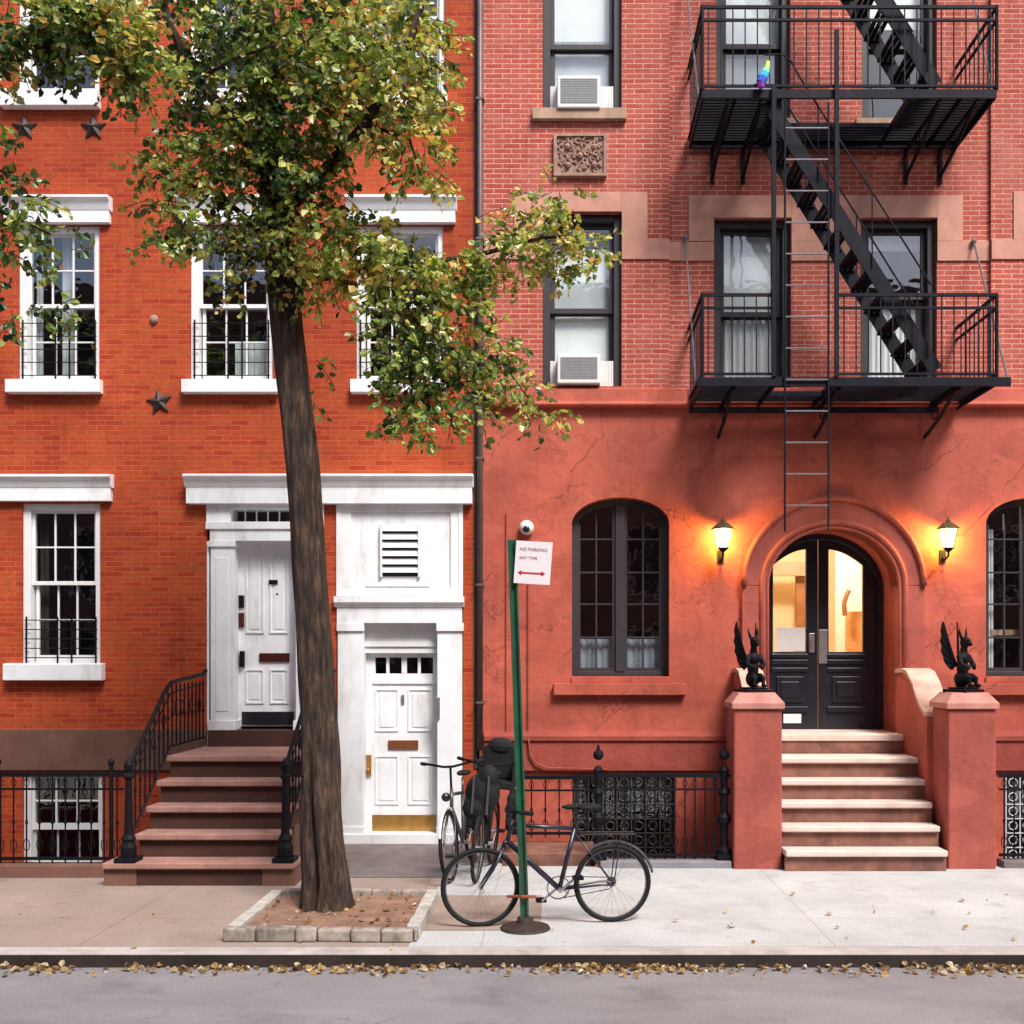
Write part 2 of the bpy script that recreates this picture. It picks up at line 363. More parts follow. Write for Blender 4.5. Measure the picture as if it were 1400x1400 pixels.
def asphalt():
    m, n, b, o = nodes('asphalt')
    col = ramp(n, noise(n, 1.3, 8, .65, stretch=(.5,1.6,1)), [(.3, (.17,.158,.165)), (.7, (.25,.235,.242))])
    col = mix(n, 1., col, ramp(n, noise(n, 120, 3, .8), [(.36, (.5,.5,.5)), (.64, (1.45,1.45,1.45))]), 'MULTIPLY')
    v = N(n, 'ShaderNodeTexVoronoi'); v.inputs['Scale'].default_value = 60; n.links.new(pos(n), v.inputs['Vector'])
    col = mix(n, ramp(n, v.outputs['Distance'], [(.08, (.35,.35,.35)), (.2, (0,0,0))]), col, (.35,.32,.32))
    col = mix(n, ramp(n, noise(n, 1.8, 5, .6), [(.62, (0,0,0)), (.7, (.45,.45,.45))]), col, (.25,.23,.235))
    w = noise(n, 3., 5, .7); cc = N(n, 'ShaderNodeCombineXYZ'); n.links.new(w, cc.inputs[0]); n.links.new(w, cc.inputs[1])
    va = N(n, 'ShaderNodeVectorMath', operation='ADD'); n.links.new(pos(n), va.inputs[0]); n.links.new(cc.outputs[0], va.inputs[1])
    ve = N(n, 'ShaderNodeTexVoronoi', feature='DISTANCE_TO_EDGE'); ve.inputs['Scale'].default_value = .8; n.links.new(va.outputs[0], ve.inputs['Vector'])
    ck = mix(n, 1., ramp(n, ve.outputs['Distance'], [(0, (1,1,1)), (.009, (0,0,0))]), ramp(n, noise(n, .7, 2), [(.5, (0,0,0)), (.58, (.5,.5,.5))]), 'MULTIPLY')
    col = mix(n, ck, col, (.05,.045,.045))
    sc2 = ramp(n, noise(n, 4.5, 7, .75, stretch=(.6,2.,1)), [(.58, (0,0,0)), (.76, (.4,.4,.4))]); col = mix(n, sc2, col, (.32,.3,.31))
    dk = ramp(n, noise(n, 1.1, 6, .7), [(.54, (0,0,0)), (.7, (.55,.55,.55))]); col = mix(n, dk, col, (.10,.09,.095))
    n.links.new(col, b.inputs['Base Color']); b.inputs['Roughness'].default_value = .8
    bump(n, noise(n, 140, 3), .5, .004, b); return m
M_road = asphalt()

def bark():
    m, n, b, o = nodes('bark')
    f = noise(n, 9, 8, .7, stretch=(2.6, 2.6, .45)); f2 = noise(n, 1.3, 4, .6)
    col = ramp(n, f, [(.36, (.012,.007,.005)), (.5, (.05,.03,.021)), (.7, (.19,.112,.072))])
    col = mix(n, 1., col, ramp(n, f2, [(.3, (.75,.75,.75)), (.7, (1.2,1.15,1.1))]), 'MULTIPLY')
    n.links.new(col, b.inputs['Base Color']); b.inputs['Roughness'].default_value = .9
    bump(n, f, 1., .06, b); return m
M_bark = bark()
M_leaf = leafmat('leaf_green_gold', [(.0, (.014,.042,.010)), (.25, (.07,.14,.028)), (.46, (.28,.37,.085)), (.72, (.66,.64,.22)), (1., (.68,.36,.08))])  # palest and darkest greens also carry highlights and inner shade
M_litter = leafmat('fallen_leaf', [(.0, (.10,.045,.025)), (.35, (.3,.17,.08)), (.7, (.5,.33,.14)), (1., (.6,.5,.36))])

# ================================================================ SETTING: ground
def struct(name, mb, m, **k): o = obj(name, mb, m, **k); o['kind'] = 'structure'; return o
KY = -4.65                       # kerb line
YL, YR = -1.84, -1.36            # edges of the sunken areas in front of the two buildings
struct('road', MB().add([(-150,-12.2,-.1),(150,-12.2,-.1),(150,KY+.02,-.1),(-150,KY+.02,-.1)], [(0,1,2,3)]), M_road)
def sheet(rects, z, mb=None):
    mb = mb or MB()
    for x0, x1, y0, y1 in rects: mb.add([(x0,y0,z),(x1,y0,z),(x1,y1,z),(x0,y1,z)], [(0,1,2,3)])
    return mb
XS = -1.08                       # seam between tan and pale paving
struct('sidewalk', sheet([(-60, -4.19, KY+.18, YL), (-4.19, -2.41, KY+.18, YL), (-2.41, XS, KY+.18, -1.95)], 0), M_paveL)
struct('sidewalk', sheet([(XS, 60, KY+.18, YR), (XS, -.55, YR, -1.2)], 0), M_paveR)
struct('path', sheet([(-2.6, XS, -1.95, .3), (XS, -.55, -1.2, .3)], .004), M_slab)
struct('sidewalk', sheet([(XS+.0, -.12, -4.0, -2.75)], .004), M_paveL)
struct('kerb', MB().box(-60, 60, KY, KY+.18, -.3, .002), M_kerb, bevel=.012)
struct('kerb_face', MB().box(-60, 60, KY-.012, KY-.001, -.3, -.012), M_steelk)
struct('sidewalk', MB().box(-150, 150, -17.9, -12.2, -.2, 0.), M_paveR)
ground = MB().add([(-150,-12,-1.1),(150,-12,-1.1),(150,60,-1.1),(-150,60,-1.1)], [(0,1,2,3)])
struct('ground', ground, M_slab)
# sunken area floors and retaining walls
struct('areaway_floor', MB().box(-60, -2.6, YL, 0, -1.09, -.9), M_slab)
struct('areaway_floor', MB().box(-.55, 60, YR, 0, -1.09, -.9), M_slab)

# ================================================================ window builders
def lintel(mb, px0, px1, py0, pyc, py1, out=.07):
    """crown (py0..pyc) flaring over a flat fascia (pyc..py1)"""
    mb.pbox(px0+2, px1-2, pyc, py1, -out, .02)
    z0, z1 = PZ(pyc), PZ(py0); o2 = out+.075
    prof = [(.02, z0+.001), (-out-.004, z0+.001), (-out-.012, z0+.02), (-out-.035, z0+(z1-z0)*.55), (-o2, z1-.028), (-o2, z1), (.02, z1+.02)]
    return mb.prism_x(prof, PX(px0), PX(px1))
def sash(mb, x0, x1, z0, z1, y0, y1, cols, rows, st=.045, bot=.06, mun=.018):
    mb.box(x0, x0+st, y0, y1, z0, z1); mb.box(x1-st, x1, y0, y1, z0, z1)
    mb.box(x0+st, x1-st, y0, y1, z0, z0+bot); mb.box(x0+st, x1-st, y0, y1, z1-st, z1)
    ix0, ix1, iz0, iz1 = x0+st, x1-st, z0+bot, z1-st
    for k in range(1, cols):
        x = ix0+(ix1-ix0)*k/cols; mb.box(x-mun/2, x+mun/2, y0+.004, y1-.004, iz0, iz1)
    for k in range(1, rows):
        z = iz0+(iz1-iz0)*k/rows; mb.box(ix0, ix1, y0+.006, y1-.006, z-mun/2, z+mun/2)
    return mb
def pane(x0, x1, z0, z1, y): return MB().box(x0, x1, y, y+.004, z0, z1)
def drape(x0, x1, z0, z1, y, folds=9, amp=.02):
    mb = MB(); n = max(8, int((x1-x0)/.02)); vs = []; fs = []
    for i in range(n+1):
        x = x0+(x1-x0)*i/n; yy = y+amp*math.sin(i/n*folds*2*math.pi+x*9)
        vs += [(x, yy, z0), (x, yy, z1), (x, yy+.006, z0), (x, yy+.006, z1)]
    for i in range(n): a = 4*i; fs += [(a, a+4, a+5, a+1), (a+2, a+3, a+7, a+6), (a+1, a+5, a+7, a+3)]
    return mb.add(vs, fs)

def white_window(par, px0, px1, py0, py1, lint, sill, guard=True, curtains=None, label=None, midy=None):
    x0, x1, z0, z1 = PX(px0), PX(px1), PZ(py1), PZ(py0)
    c = .085
    f = MB().box(x0, x0+c, .03, .2, z0, z1).box(x1-c+.02, x1, .03, .2, z0, z1).box(x0+c, x1-c+.02, .03, .2, z1-c*.9, z1).box(x0+c, x1-c+.02, .05, .2, z0, z0+.03)
    w = obj('window', f, M_white2, par, bevel=.006, label=label)
    ix0, ix1 = x0+c, x1-c+.02; zm = PZ(midy) if midy else (z0+z1)/2
    obj('sash', sash(MB(), ix0, ix1, zm-.02, z1-c*.9, .075, .11, 3, 2, .03, .045), M_white2, w, bevel=.003)
    obj('sash', sash(MB(), ix0+.02, ix1, z0+.03, zm+.02, .12, .155, 3, 2, .035, .09), M_white2, w, bevel=.003)
    g = pane(ix0+.01, ix1-.01, zm, z1-c, .09); g.box(ix0+.03, ix1-.01, .136, .14, z0+.04, zm)
    obj('pane', g, M_glass, w)
    if lint: obj('lintel', lintel(MB(), *lint), M_white, w, bevel=.004)
    if sill:
        s = MB(); s.prism_x([(.2, PZ(sill[3])), (-.11, PZ(sill[3])), (-.11, PZ(sill[2])), (-.1, PZ(sill[2])+.006), (.2, PZ(sill[2])+.02)], PX(sill[0]), PX(sill[1]))
        obj('sill', s, M_white, w, bevel=.006)
    if guard:
        gz0 = z0+.03; gz1 = z0+guard*(z1-z0); gm = MB()
        for k in range(5): z = gz0+.06+(gz1-gz0-.06)*k/4; gm.tube([(x0+.03, .0, z), (x1-.03, .0, z)], .006, 4)
        for xx in (x0+.05, (x0+x1)/2-.04, (x0+x1)/2+.12, x1-.05): gm.box(xx-.008, xx+.008, -.006, .008, gz0-.02, gz1+.04)
        obj('window_guard', gm, M_iron, w)
    if curtains:
        for a, b, zz0, zz1, m in curtains:
            obj('curtain', drape(ix0+(ix1-ix0)*a, ix0+(ix1-ix0)*b, z0+(z1-z0)*zz0, z0+(z1-z0)*zz1, .26, max(2, int((b-a)*10))), m, w)
    return w

# ================================================================ LEFT ROW HOUSE
LX0, LX1 = -13.0, PX(652)
H = thing('row_house', (PX(300), 0, 0), 'orange red brick row house with white window trim and two white doors', 'row house')
win_px = {  # name: opening on the facade
 'a1': (25,136,308,524), 'a2': (260,373,308,524), 'a3': (487,606,308,524),
 'b1': (25,136,-85,130), 'b2': (260,373,-85,130), 'b3': (492,608,-85,130), 'c1': (30,137,688,910)}
holes = [(PX(a), PX(b), PZ(d), PZ(c)) for a, b, c, d in win_px.values()]
for k in (-1, -2):     # two more window bays to the left of the picture
    for key in ('a1', 'c1'):
        a, b, c, d = win_px[key]; holes.append((PX(a+k*240), PX(b+k*240), PZ(d), PZ(c)))
D1 = (283, 443, 690, 1027); D2 = (460, 633, 690, 1152)
base_hole = (30, 140, 1056, 1187)
holes += [(PX(D1[0]), PX(D1[1]), PZ(D1[3]), PZ(D1[2])), (PX(D2[0]), PX(D2[1]), -.02, PZ(D2[2])), (PX(base_hole[0]), PX(base_hole[1]), PZ(base_hole[3]), PZ(base_hole[2]))]
wl = MB().wall(LX0, LX1, -1.1, 12.6, 0, .3, holes)
wl.box(LX0, LX0+.3, .3, 10, -1.1, 12.6).box(LX1-.3, LX1-.001, .3, 10, -1.1, 12.6).box(LX0, LX1, 10, 10.3, -1.1, 12.6)
obj('wall', wl, M_brickL, H)
obj('roof', MB().box(LX0-.05, LX1, -.5, 10.3, 12.6, 12.95), M_white, H)
obj('interior_wall', MB().box(LX0+.3, LX1-.3, 1.9, 2.0, -1, 12.5).box(LX0+.3, LX1-.3, .3, 1.9, PZ(1050), PZ(1040)).box(LX0+.3, LX1-.3, .3, 1.9, PZ(650), PZ(640)).box(LX0+.3, LX1-.3, .3, 1.9, PZ(262), PZ(252)), M_dark, H)
obj('basement_band', MB().box(LX0, PX(283)-.001, -.035, .02, PZ(1053), PZ(997)), M_brown, H, bevel=.006)
cur = [(.38,.55,.0,1,M_curtG)]
white_window(H, *win_px['a1'], (7,154,273,291,307), (13,141,522,539), .38, [(.40,.56,0,.98,M_curtG),(.0,.1,0,.98,M_curtG)], midy=416)
white_window(H, *win_px['a2'], (244,390,273,291,307), (252,382,522,539), .38, [(.45,1.,0,.3,M_curtG)], midy=416)
white_window(H, *win_px['a3'], (474,625,273,291,307), (481,612,522,539), .38, midy=416)
white_window(H, *win_px['b1'], (7,154,-120,-102,-86), (5,138,128,150), None, midy=20)
white_window(H, *win_px['b2'], (244,390,-120,-102,-86), (252,382,128,150), None, midy=20)
white_window(H, *win_px['b3'], (474,625,-120,-102,-86), (484,612,128,150), None, midy=20)
white_window(H, *win_px['c1'], (0,156,651,668,686), (10,144,908,930), .28, [(0,.15,0,1,M_dark)], midy=797)
for k in (-1, -2):
    for key, ly in (('a1', (273,291,307)), ('c1', (651,668,686))):
        a, b, c, d = win_px[key]; dx = k*240
        white_window(H, a+dx, b+dx, c, d, (a+dx-22, b+dx+18, *ly), (a+dx-14, b+dx+6, d-2, d+18), None)
# basement window in the sunken area
x0, x1, z0, z1 = [PX(base_hole[0]), PX(base_hole[1]), PZ(base_hole[3]), PZ(base_hole[2])]
f = MB().box(x0, x0+.08, .05, .2, z0, z1).box(x1-.06, x1, .05, .2, z0, z1).box(x0+.08, x1-.06, .05, .2, z1-.05, z1).box(x0+.08, x1-.06, .05, .2, z0, z0+.05)
w = obj('window', f, M_white2, H, bevel=.004)
zz = PZ(1131)
obj('sash', sash(MB(), x0+.08, x1-.06, zz-.04, z1-.05, .09, .12, 3, 2, .025, .07), M_white2, w)
obj('sash', sash(MB(), x0+.08, x1-.06, z0+.05, zz-.02, .13, .16, 3, 1, .025, .04), M_white2, w)
obj('pane', pane(x0+.08, x1-.06, z0+.05, z1-.05, .125), M_glass, w)
obj('sill', MB().box(x0-.03, x1+.1, -.1, .2, z0-.08, z0-.005), M_brownS, w, bevel=.005)
# shared cornice over both doors
obj('cornice', lintel(MB(), 256, 648, 651, 668, 690, .1), M_white, H, bevel=.004)

# --- upper entrance (left door)
sr = MB()
sr.pbox(283, 443, 690, 696, -.03, .25).pbox(283, 316, 696, 714, -.03, .25).pbox(410, 443, 696, 714, -.03, .25).pbox(283, 443, 714, 724, -.055, .25)
sr.pbox(288, 438, 724, 740, -.035, .25)
for a, b in ((289, 321), (405, 437)):
    sr.pbox(a, b, 748, 985, -.03, .25); sr.pbox(a-3, b+2, 740, 748, -.05, .25); sr.pbox(a-3, b+2, 985, 998, -.05, .25)
    sr.pbox(a+7, b-7, 762, 972, -.037, -.028)
sr.pbox(283, 286, 740, 1025, -.01, .2).pbox(440, 443, 740, 1025, -.01, .2)
ds = obj('door_surround', sr, M_white, H, bevel=.004)
obj('transom_window', MB().pbox(316, 410, 696, 714, .12, .13), M_glass, ds)
tm = MB()
for k in range(1, 6): tm.pbox(316+94*k/6-.8, 316+94*k/6+.8, 696, 714, .1, .118)
obj('muntin', tm, M_white2, ds)
obj('threshold', MB().pbox(287, 439, 998, 1026, -.08, .3), M_brownR, ds, bevel=.006)
yd = .17
def dbox(mb, a, b, c, d, y0, y1, yp): return mb.box(PX(a, yp), PX(b, yp), y0, y1, PZ(d, yp), PZ(c, yp))
dl = MB(); dbox(dl, 322, 404, 738, 993, yd, yd+.045, yd)
dr = obj('front_door', dl, M_white, H, bevel=.003)
pn = MB()
for a, b in ((336, 361), (369, 394)):
    for c, d in ((760, 866), (915, 962)):
        pn = MB()
        for q in ((a,b,c,c+2),(a,b,d-2,d),(a,a+2,c+2,d-2),(b-2,b,c+2,d-2)): dbox(pn, *q, yd-.014, yd+.001, yd)
        dbox(pn, a+6, b-6, c+6, d-6, yd-.009, yd+.001, yd)
        obj('door_panel', pn, M_white, dr, bevel=.002)
obj('kick_plate', dbox(MB(), 331, 402, 973, 991, yd-.012, yd-.001, yd), M_black, dr)
obj('mail_slot', dbox(MB(), 355, 396, 893, 905, yd-.02, yd-.001, yd), M_darkred, dr, bevel=.002)
obj('knocker', dbox(MB(), 368, 380, 793, 799, yd-.02, yd-.001, yd).ball((PX(374), yd-.006, PZ(811)), .014, 8), M_iron, dr)
obj('door_handle', dbox(MB(), 329, 335, 890, 912, yd-.05, yd-.001, yd), M_iron, dr, bevel=.004)
obj('door_lock', dbox(MB(), 326.5, 334, 814, 831, yd-.025, yd-.001, yd), M_iron, dr, bevel=.003)
obj('door_lock', dbox(MB(), 326.5, 334, 838, 858, yd-.025, yd-.001, yd), M_darkred, dr, bevel=.003)

# --- lower service entrance (right door)
sr = MB()
sr.pbox(460, 466, 690, 815, -.02, .2).pbox(627, 633, 690, 815, -.02, .2)
sr.pbox(466, 627, 690, 700, -.012, .2)
sr.pbox(466, 480, 700, 804, -.012, .2).pbox(616, 627, 700, 804, -.012, .2).pbox(466, 627, 804, 815, -.012, .2)
sr.pbox(480, 616, 700, 804, .012, .2)
sr.pbox(500, 588, 797, 802, -.008, .0115)
z0, z1 = PZ(830), PZ(816)
sr.prism_x([(.2, z0), (-.045, z0), (-.055, z0+.03), (-.085, z0+.05), (-.085, z1), (.2, z1+.008)], PX(458), PX(635))
sr.pbox(461, 632, 830, 852, -.03, .2)
for a, b in ((462, 497), (598, 633)):
    sr.pbox(a, b-(1 if b > 600 else 0), 863, 1130, -.015, .24); sr.pbox(a-1, b+1, 852, 863, -.04, .24); sr.pbox(a-1, b+1, 1130, 1150, -.03, .24)
ds = obj('door_surround', sr, M_white, H, bevel=.004)
vent = MB()
for k in range(6):
    c = 719+11.3*k
    vent.add([(PX(523),-.03,PZ(c+7.5)),(PX(572),-.03,PZ(c+7.5)),(PX(572),.008,PZ(c)),(PX(523),.008,PZ(c)),(PX(523),-.036,PZ(c+7.5)),(PX(572),-.036,PZ(c+7.5)),(PX(572),.0,PZ(c-1.2)),(PX(523),.0,PZ(c-1.2))],
             [(0,1,2,3),(7,6,5,4),(0,4,5,1),(3,2,6,7),(0,3,7,4),(1,5,6,2)])
vent.pbox(520, 523, 717, 789, -.037, .01).pbox(572, 575, 717, 789, -.037, .01)
v = obj('vent', vent, M_white2, ds)
obj('vent_shade', MB().pbox(523, 572, 718, 788, .0115, .0105), M_dark, ds)  # thin dark sheet painting the shade behind the slats
yd = .2
obj('transom_panel', MB().pbox(497, 598, 852, 877, .13, .24).pbox(497, 598, 877, 884, .1, .24).pbox(497, 598, 884, 893, .12, .24), M_white2, ds, bevel=.003)
dl = MB(); A, B = 499, 598
dbox(dl, A, B, 893, 899, yd, yd+.045, yd); dbox(dl, A, B, 921, 1140, yd, yd+.045, yd)
dbox(dl, A, 513, 899, 921, yd, yd+.045, yd); dbox(dl, 592, B, 899, 921, yd, yd+.045, yd)
for a, b in ((528,532),(549,556),(571,575)): dbox(dl, a, b, 899, 921, yd, yd+.045, yd)
dr = obj('service_door', dl, M_white, H, bevel=.003, label='white service door with four small panes')
obj('door_pane', dbox(MB(), 512, 593, 898, 922, yd+.02, yd+.024, yd), M_glass, dr)
obj('ledge', dbox(MB(), 510, 594, 930, 935, yd-.018, yd-.001, yd), M_white, dr, bevel=.002)
for a, b in ((513, 545), (558, 590)):
    for c, d in ((942, 1000), (1033, 1100)):
        pn = MB()
        for q in ((a,b,c,c+2),(a,b,d-2,d),(a,a+2,c+2,d-2),(b-2,b,c+2,d-2)): dbox(pn, *q, yd-.012, yd+.001, yd)
        dbox(pn, a+6, b-6, c+6, d-6, yd-.008, yd+.001, yd)
        obj('door_panel', pn, M_white, dr, bevel=.002)
obj('kick_plate', dbox(MB(), 509, 596, 1114, 1136, yd-.012, yd-.001, yd), M_brass, dr)
obj('mail_slot', dbox(MB(), 531, 572, 1012, 1024, yd-.02, yd-.001, yd), plain('copper_slot', (.32,.12,.05), .4, .1, 8, 0, metal=.6), dr, bevel=.002)
obj('door_lock', dbox(MB(), 500.5, 508, 1032, 1060, yd-.03, yd-.001, yd).ball((PX(504, yd), yd-.05, PZ(1052, yd)), .022, 10), M_brass, dr, bevel=.002)
obj('knocker', dbox(MB(), 549, 553, 950, 962, yd-.02, yd-.001, yd), M_steel, dr, bevel=.002)
obj('sill', MB().pbox(462, 633, 1140, 1153, -.05, .25), M_white, ds, bevel=.004)
tag(obj('intercom', MB().pbox(595, 602, 953, 982, -.045, -.016), M_steel, bevel=.004), 'small grey intercom box on white pilaster right of the service door', 'intercom')

# ================================================================ LEFT STOOP
S = thing('brownstone_stoop', (-3.3, -1.2, 0), 'brownstone stoop of dark treads climbing to the white front door', 'stoop')
sx0, sx1 = -4.0, -2.58
for i in range(5):
    zt = 1.11-.2225*i; yf = -1.2-.28*i
    if i == 4: a, b = -4.19, -2.42
    else: a, b = sx0, sx1
    yb = 0 if i == 0 else yf+.28
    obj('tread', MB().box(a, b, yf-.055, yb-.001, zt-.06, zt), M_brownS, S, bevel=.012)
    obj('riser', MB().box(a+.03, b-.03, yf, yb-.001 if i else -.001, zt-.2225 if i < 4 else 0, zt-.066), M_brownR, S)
MBs = MB(); MBs.box(sx0+.03, sx1-.03, -2.3, -.01, -1, -.002)
for xx in (-4.19, -2.72): MBs.box(xx, xx+.3, -2.33, -2.0, -.02, .155)
for i in range(4): MBs.box(sx0+.04, sx1-.04, -1.2-.28*i+.28-.02 if i else -.95, -.02, .0, 1.11-.2225*(i+1)-.03) if i < 3 else None
obj('stoop_base', MBs, M_brown, S)
def stoop_rail(x, side):
    zt = lambda y: 1.87+(y+1.2)*.72
    r = MB()
    r.tube([(x, -.03, 1.97), (x, -.15, 1.93), (x, -.9, 1.88), (x, -1.15, 1.86), (x, -1.35, 1.76), (x, -1.7, 1.5), (x, -2.25, 1.11)], .022, 8)
    r.tube([(x, -.06, 1.22), (x, -1.2, 1.2), (x, -2.25, .42)], .012, 6)
    r.tube([(x, -.06, 1.83), (x, -1.17, 1.75), (x, -2.25, .99)], .009, 6)
    rl = obj('railing', r, M_iron, S)
    y = -.12; 
    while y > -2.2:
        top = 1.85 if y > -1.2 else 1.86+(y+1.2)*.715
        bot = 1.2 if y > -1.2 else 1.2+(y+1.2)*.743
        b = MB().tube([(x, y, bot), (x, y, top)], .009, 5)
        b.ball((x, y, (bot+top)/2), (.018,.018,.03), 6)
        obj('baluster', b, M_iron, rl); y -= .125
    # scrolls between
    sc_ = MB()
    for k in range(7):
        yy = -.25-.28*k; z = (1.6 if yy > -1.2 else 1.6+(yy+1.2)*.72)
        sc_.tube([(x, yy+.05*math.cos(a), z+.07*math.sin(a)) for a in [i*math.pi/4 for i in range(9)]], .006, 4)
    obj('scroll', sc_, M_iron, rl)
    yb = -2.28
    nw = MB().box(x-.1, x+.1, yb-.1, yb+.1, .222, .26)
    nw.lathe([(.07,.26),(.075,.35),(.055,.40),(.068,.43),(.045,.47),(.04,.5),(.03,.98),(.048,1.0),(.048,1.02),(.026,1.04),(.04,1.08),(.044,1.12),(.025,1.16),(.006,1.18)], (x, yb, 0), 10)
    obj('newel_post', nw, M_iron, S, bevel=.004)
stoop_rail(-3.98, 0); stoop_rail(-2.52, 1)

# ================================================================ IRON FENCES round the sunken areas
def fence(label, x0, x1, y, zb, zt, kerb, sp=.125, scroll=True, kz=0., gap=None, kd=.12, kh=-1.0):
    T = thing('iron_fence', ((x0+x1)/2, y, 0), label, 'fence', 'cast iron fences round the sunken areas')
    r = MB().box(x0, x1, y-.015, y+.015, zt-.04, zt).box(x0, x1, y-.01, y+.01, zt-.17, zt-.15).box(x0, x1, y-.012, y+.012, zb+.03, zb+.06)
    obj('rail', r, M_iron, T)
    n = int((x1-x0)/sp)
    for k in range(n):
        x = x0+(k+.5)*(x1-x0)/n
        b = MB().tube([(x, y, zb), (x, y, zt-.03)], .008, 5)
        if scroll:
            b.ball((x, y, zb+(zt-zb)*.45), (.016,.016,.03), 6)
            b.tube([(x+.03*math.cos(a), y, zb+(zt-zb)*.2+.06*math.sin(a)) for a in [i*math.pi/4 for i in range(9)]], .005, 4)
            b.tube([(x+.026*math.cos(a), y, zt-.1+.04*math.sin(a)) for a in [i*math.pi/3 for i in range(7)]], .004, 4)
        obj('baluster', b, M_iron, T)
    if kerb: obj('plinth', MB().box(x0, x1, y-kd, y+kd*.6, kh, zb-.0), kerb, T, bevel=.01)
    return T
def fence_post(T, x, y, zb, zt, r=.04):
    h = zt-zb; p = MB().box(x-.08, x+.08, y-.08, y+.08, zb, zb+.06)
    prof = [(.075,.06),(.075,.1),(.04,.13),(r*.9,.16),(r,h*.3),(r*1.6,h*.34),(r*1.7,h*.38),(r,h*.42),(r*.9,h*.56),(r*1.5,h*.6),(r*.9,h*.64),(r,h*.78),(r*1.4,h*.8),(.02,h*.84)]
    p.lathe([(a, zb+b) for a, b in prof], (x, y, 0), 10); p.ball((x, y, zt-.07), .055, 12); p.lathe([(.02, zt-.02), (.012, zt+.02), (.001, zt+.05)], (x, y, 0), 6)
    return obj('post', p, M_iron, T)
T = fence('black iron fence in front of the basement window left of the brownstone stoop', -13, -4.2, YL, .12, 1.0, M_brown)
for x in (PX(0, YL)-.02, PX(152, YL)): 
    obj('post', MB().tube([(x, YL, .12), (x, YL, 1.08)], .022, 8).ball((x, YL, 1.1), .035, 8), M_iron, T)
T = fence('black iron fence with ball topped posts between the bicycles and the red stoop', PX(820, YR), PX(998, YR), YR, .07, .94, plain('fence_plinth', (.2,.19,.21), .7, .2, 6, .3), .1)
for px in (818, 990): fence_post(T, PX(px, YR), YR, .07, 1.2)
T = fence('short iron fence set back behind the green sign post', PX(698, -.62), PX(812, -.62), -.62, .17, .84, None, .13)
obj('plinth', MB().box(PX(690,-.6), PX(812,-.9), -1.24, -.5, -1, .11), M_stepR, T, bevel=.01)
T = fence('black iron fence with ornate scrolls at the right edge beyond the red stoop pier', PX(1366, YR), 9., YR, .07, .94, M_slab, .1)

# ================================================================ RIGHT APARTMENT BUILDING
RX0, RX1 = PX(655), 13.
B_ = thing('apartment_building', (PX(1128), 0, 0), 'rose brick apartment building with red stucco ground floor and arched black entrance', 'apartment building')
upper = {'u1': (742,850,-95,151), 'u2': (980,1082,-95,162), 'u3': (1180,1283,-95,162), 'm1': (742,850,290,528), 'm2': (977,1083,296,530), 'm3': (1178,1283,296,530)}
def hx(k): a, b, c, d = upper[k]; return (PX(a), PX(b), PZ(d), PZ(c))
zT, zS = 13.2, PZ(530)
CY = .05
wl = MB().wall(RX0, PX(915), zS, zT, 0, .3, [hx('u1'), hx('m1')])
wl.wall(PX(915), PX(1355), zS, zT, CY, .3, [hx('u2'), hx('u3'), hx('m2'), hx('m3')])
wl.wall(PX(1355), RX1, zS, zT, 0, .3, [(PX(1480), PX(1590), PZ(528), PZ(290)), (PX(1480), PX(1590), PZ(151), PZ(-95))])
wl.add([(PX(915),0,zS),(PX(915),CY,zS),(PX(915),CY,zT),(PX(915),0,zT)], [(0,1,2,3)]).add([(PX(1355),0,zS),(PX(1355),CY,zS),(PX(1355),CY,zT),(PX(1355),0,zT)], [(3,2,1,0)])
wl.box(RX0, RX0+.3, .3, 10, -1.1, zT).box(RX1-.3, RX1, .3, 10, -1.1, zT).box(RX0, RX1, 10, 10.3, -1.1, zT)
obj('brick_wall', wl, M_brickR, B_)
obj('roof', MB().box(RX0, RX1, -.4, 10.3, zT, zT+.3), M_brown, B_)
aw = [(782, 915, 680, 925), (1348, 1481, 680, 925)]
ah = [(PX(a), PX(b), PZ(d), PZ(c), .3) for a, b, c, d in aw]
DX0, DX1, DZ0, DZ1 = PX(1048), PX(1228), PZ(1000), PZ(722)
bh = [(785, 922, 1060, 1178), (1375, 1510, 1060, 1178)]
z_w = PZ(1053)
ST = MB().wall(RX0+.002, RX1-.002, z_w, zS, -.0, .3, ah+[(DX0, DX1, z_w-.0001, DZ1, .66, .7)])
ST.wall(RX0+.002, RX1-.002, -1.1, z_w, -.0, .3, [(PX(a), PX(b), PZ(d), PZ(c)) for a, b, c, d in bh])
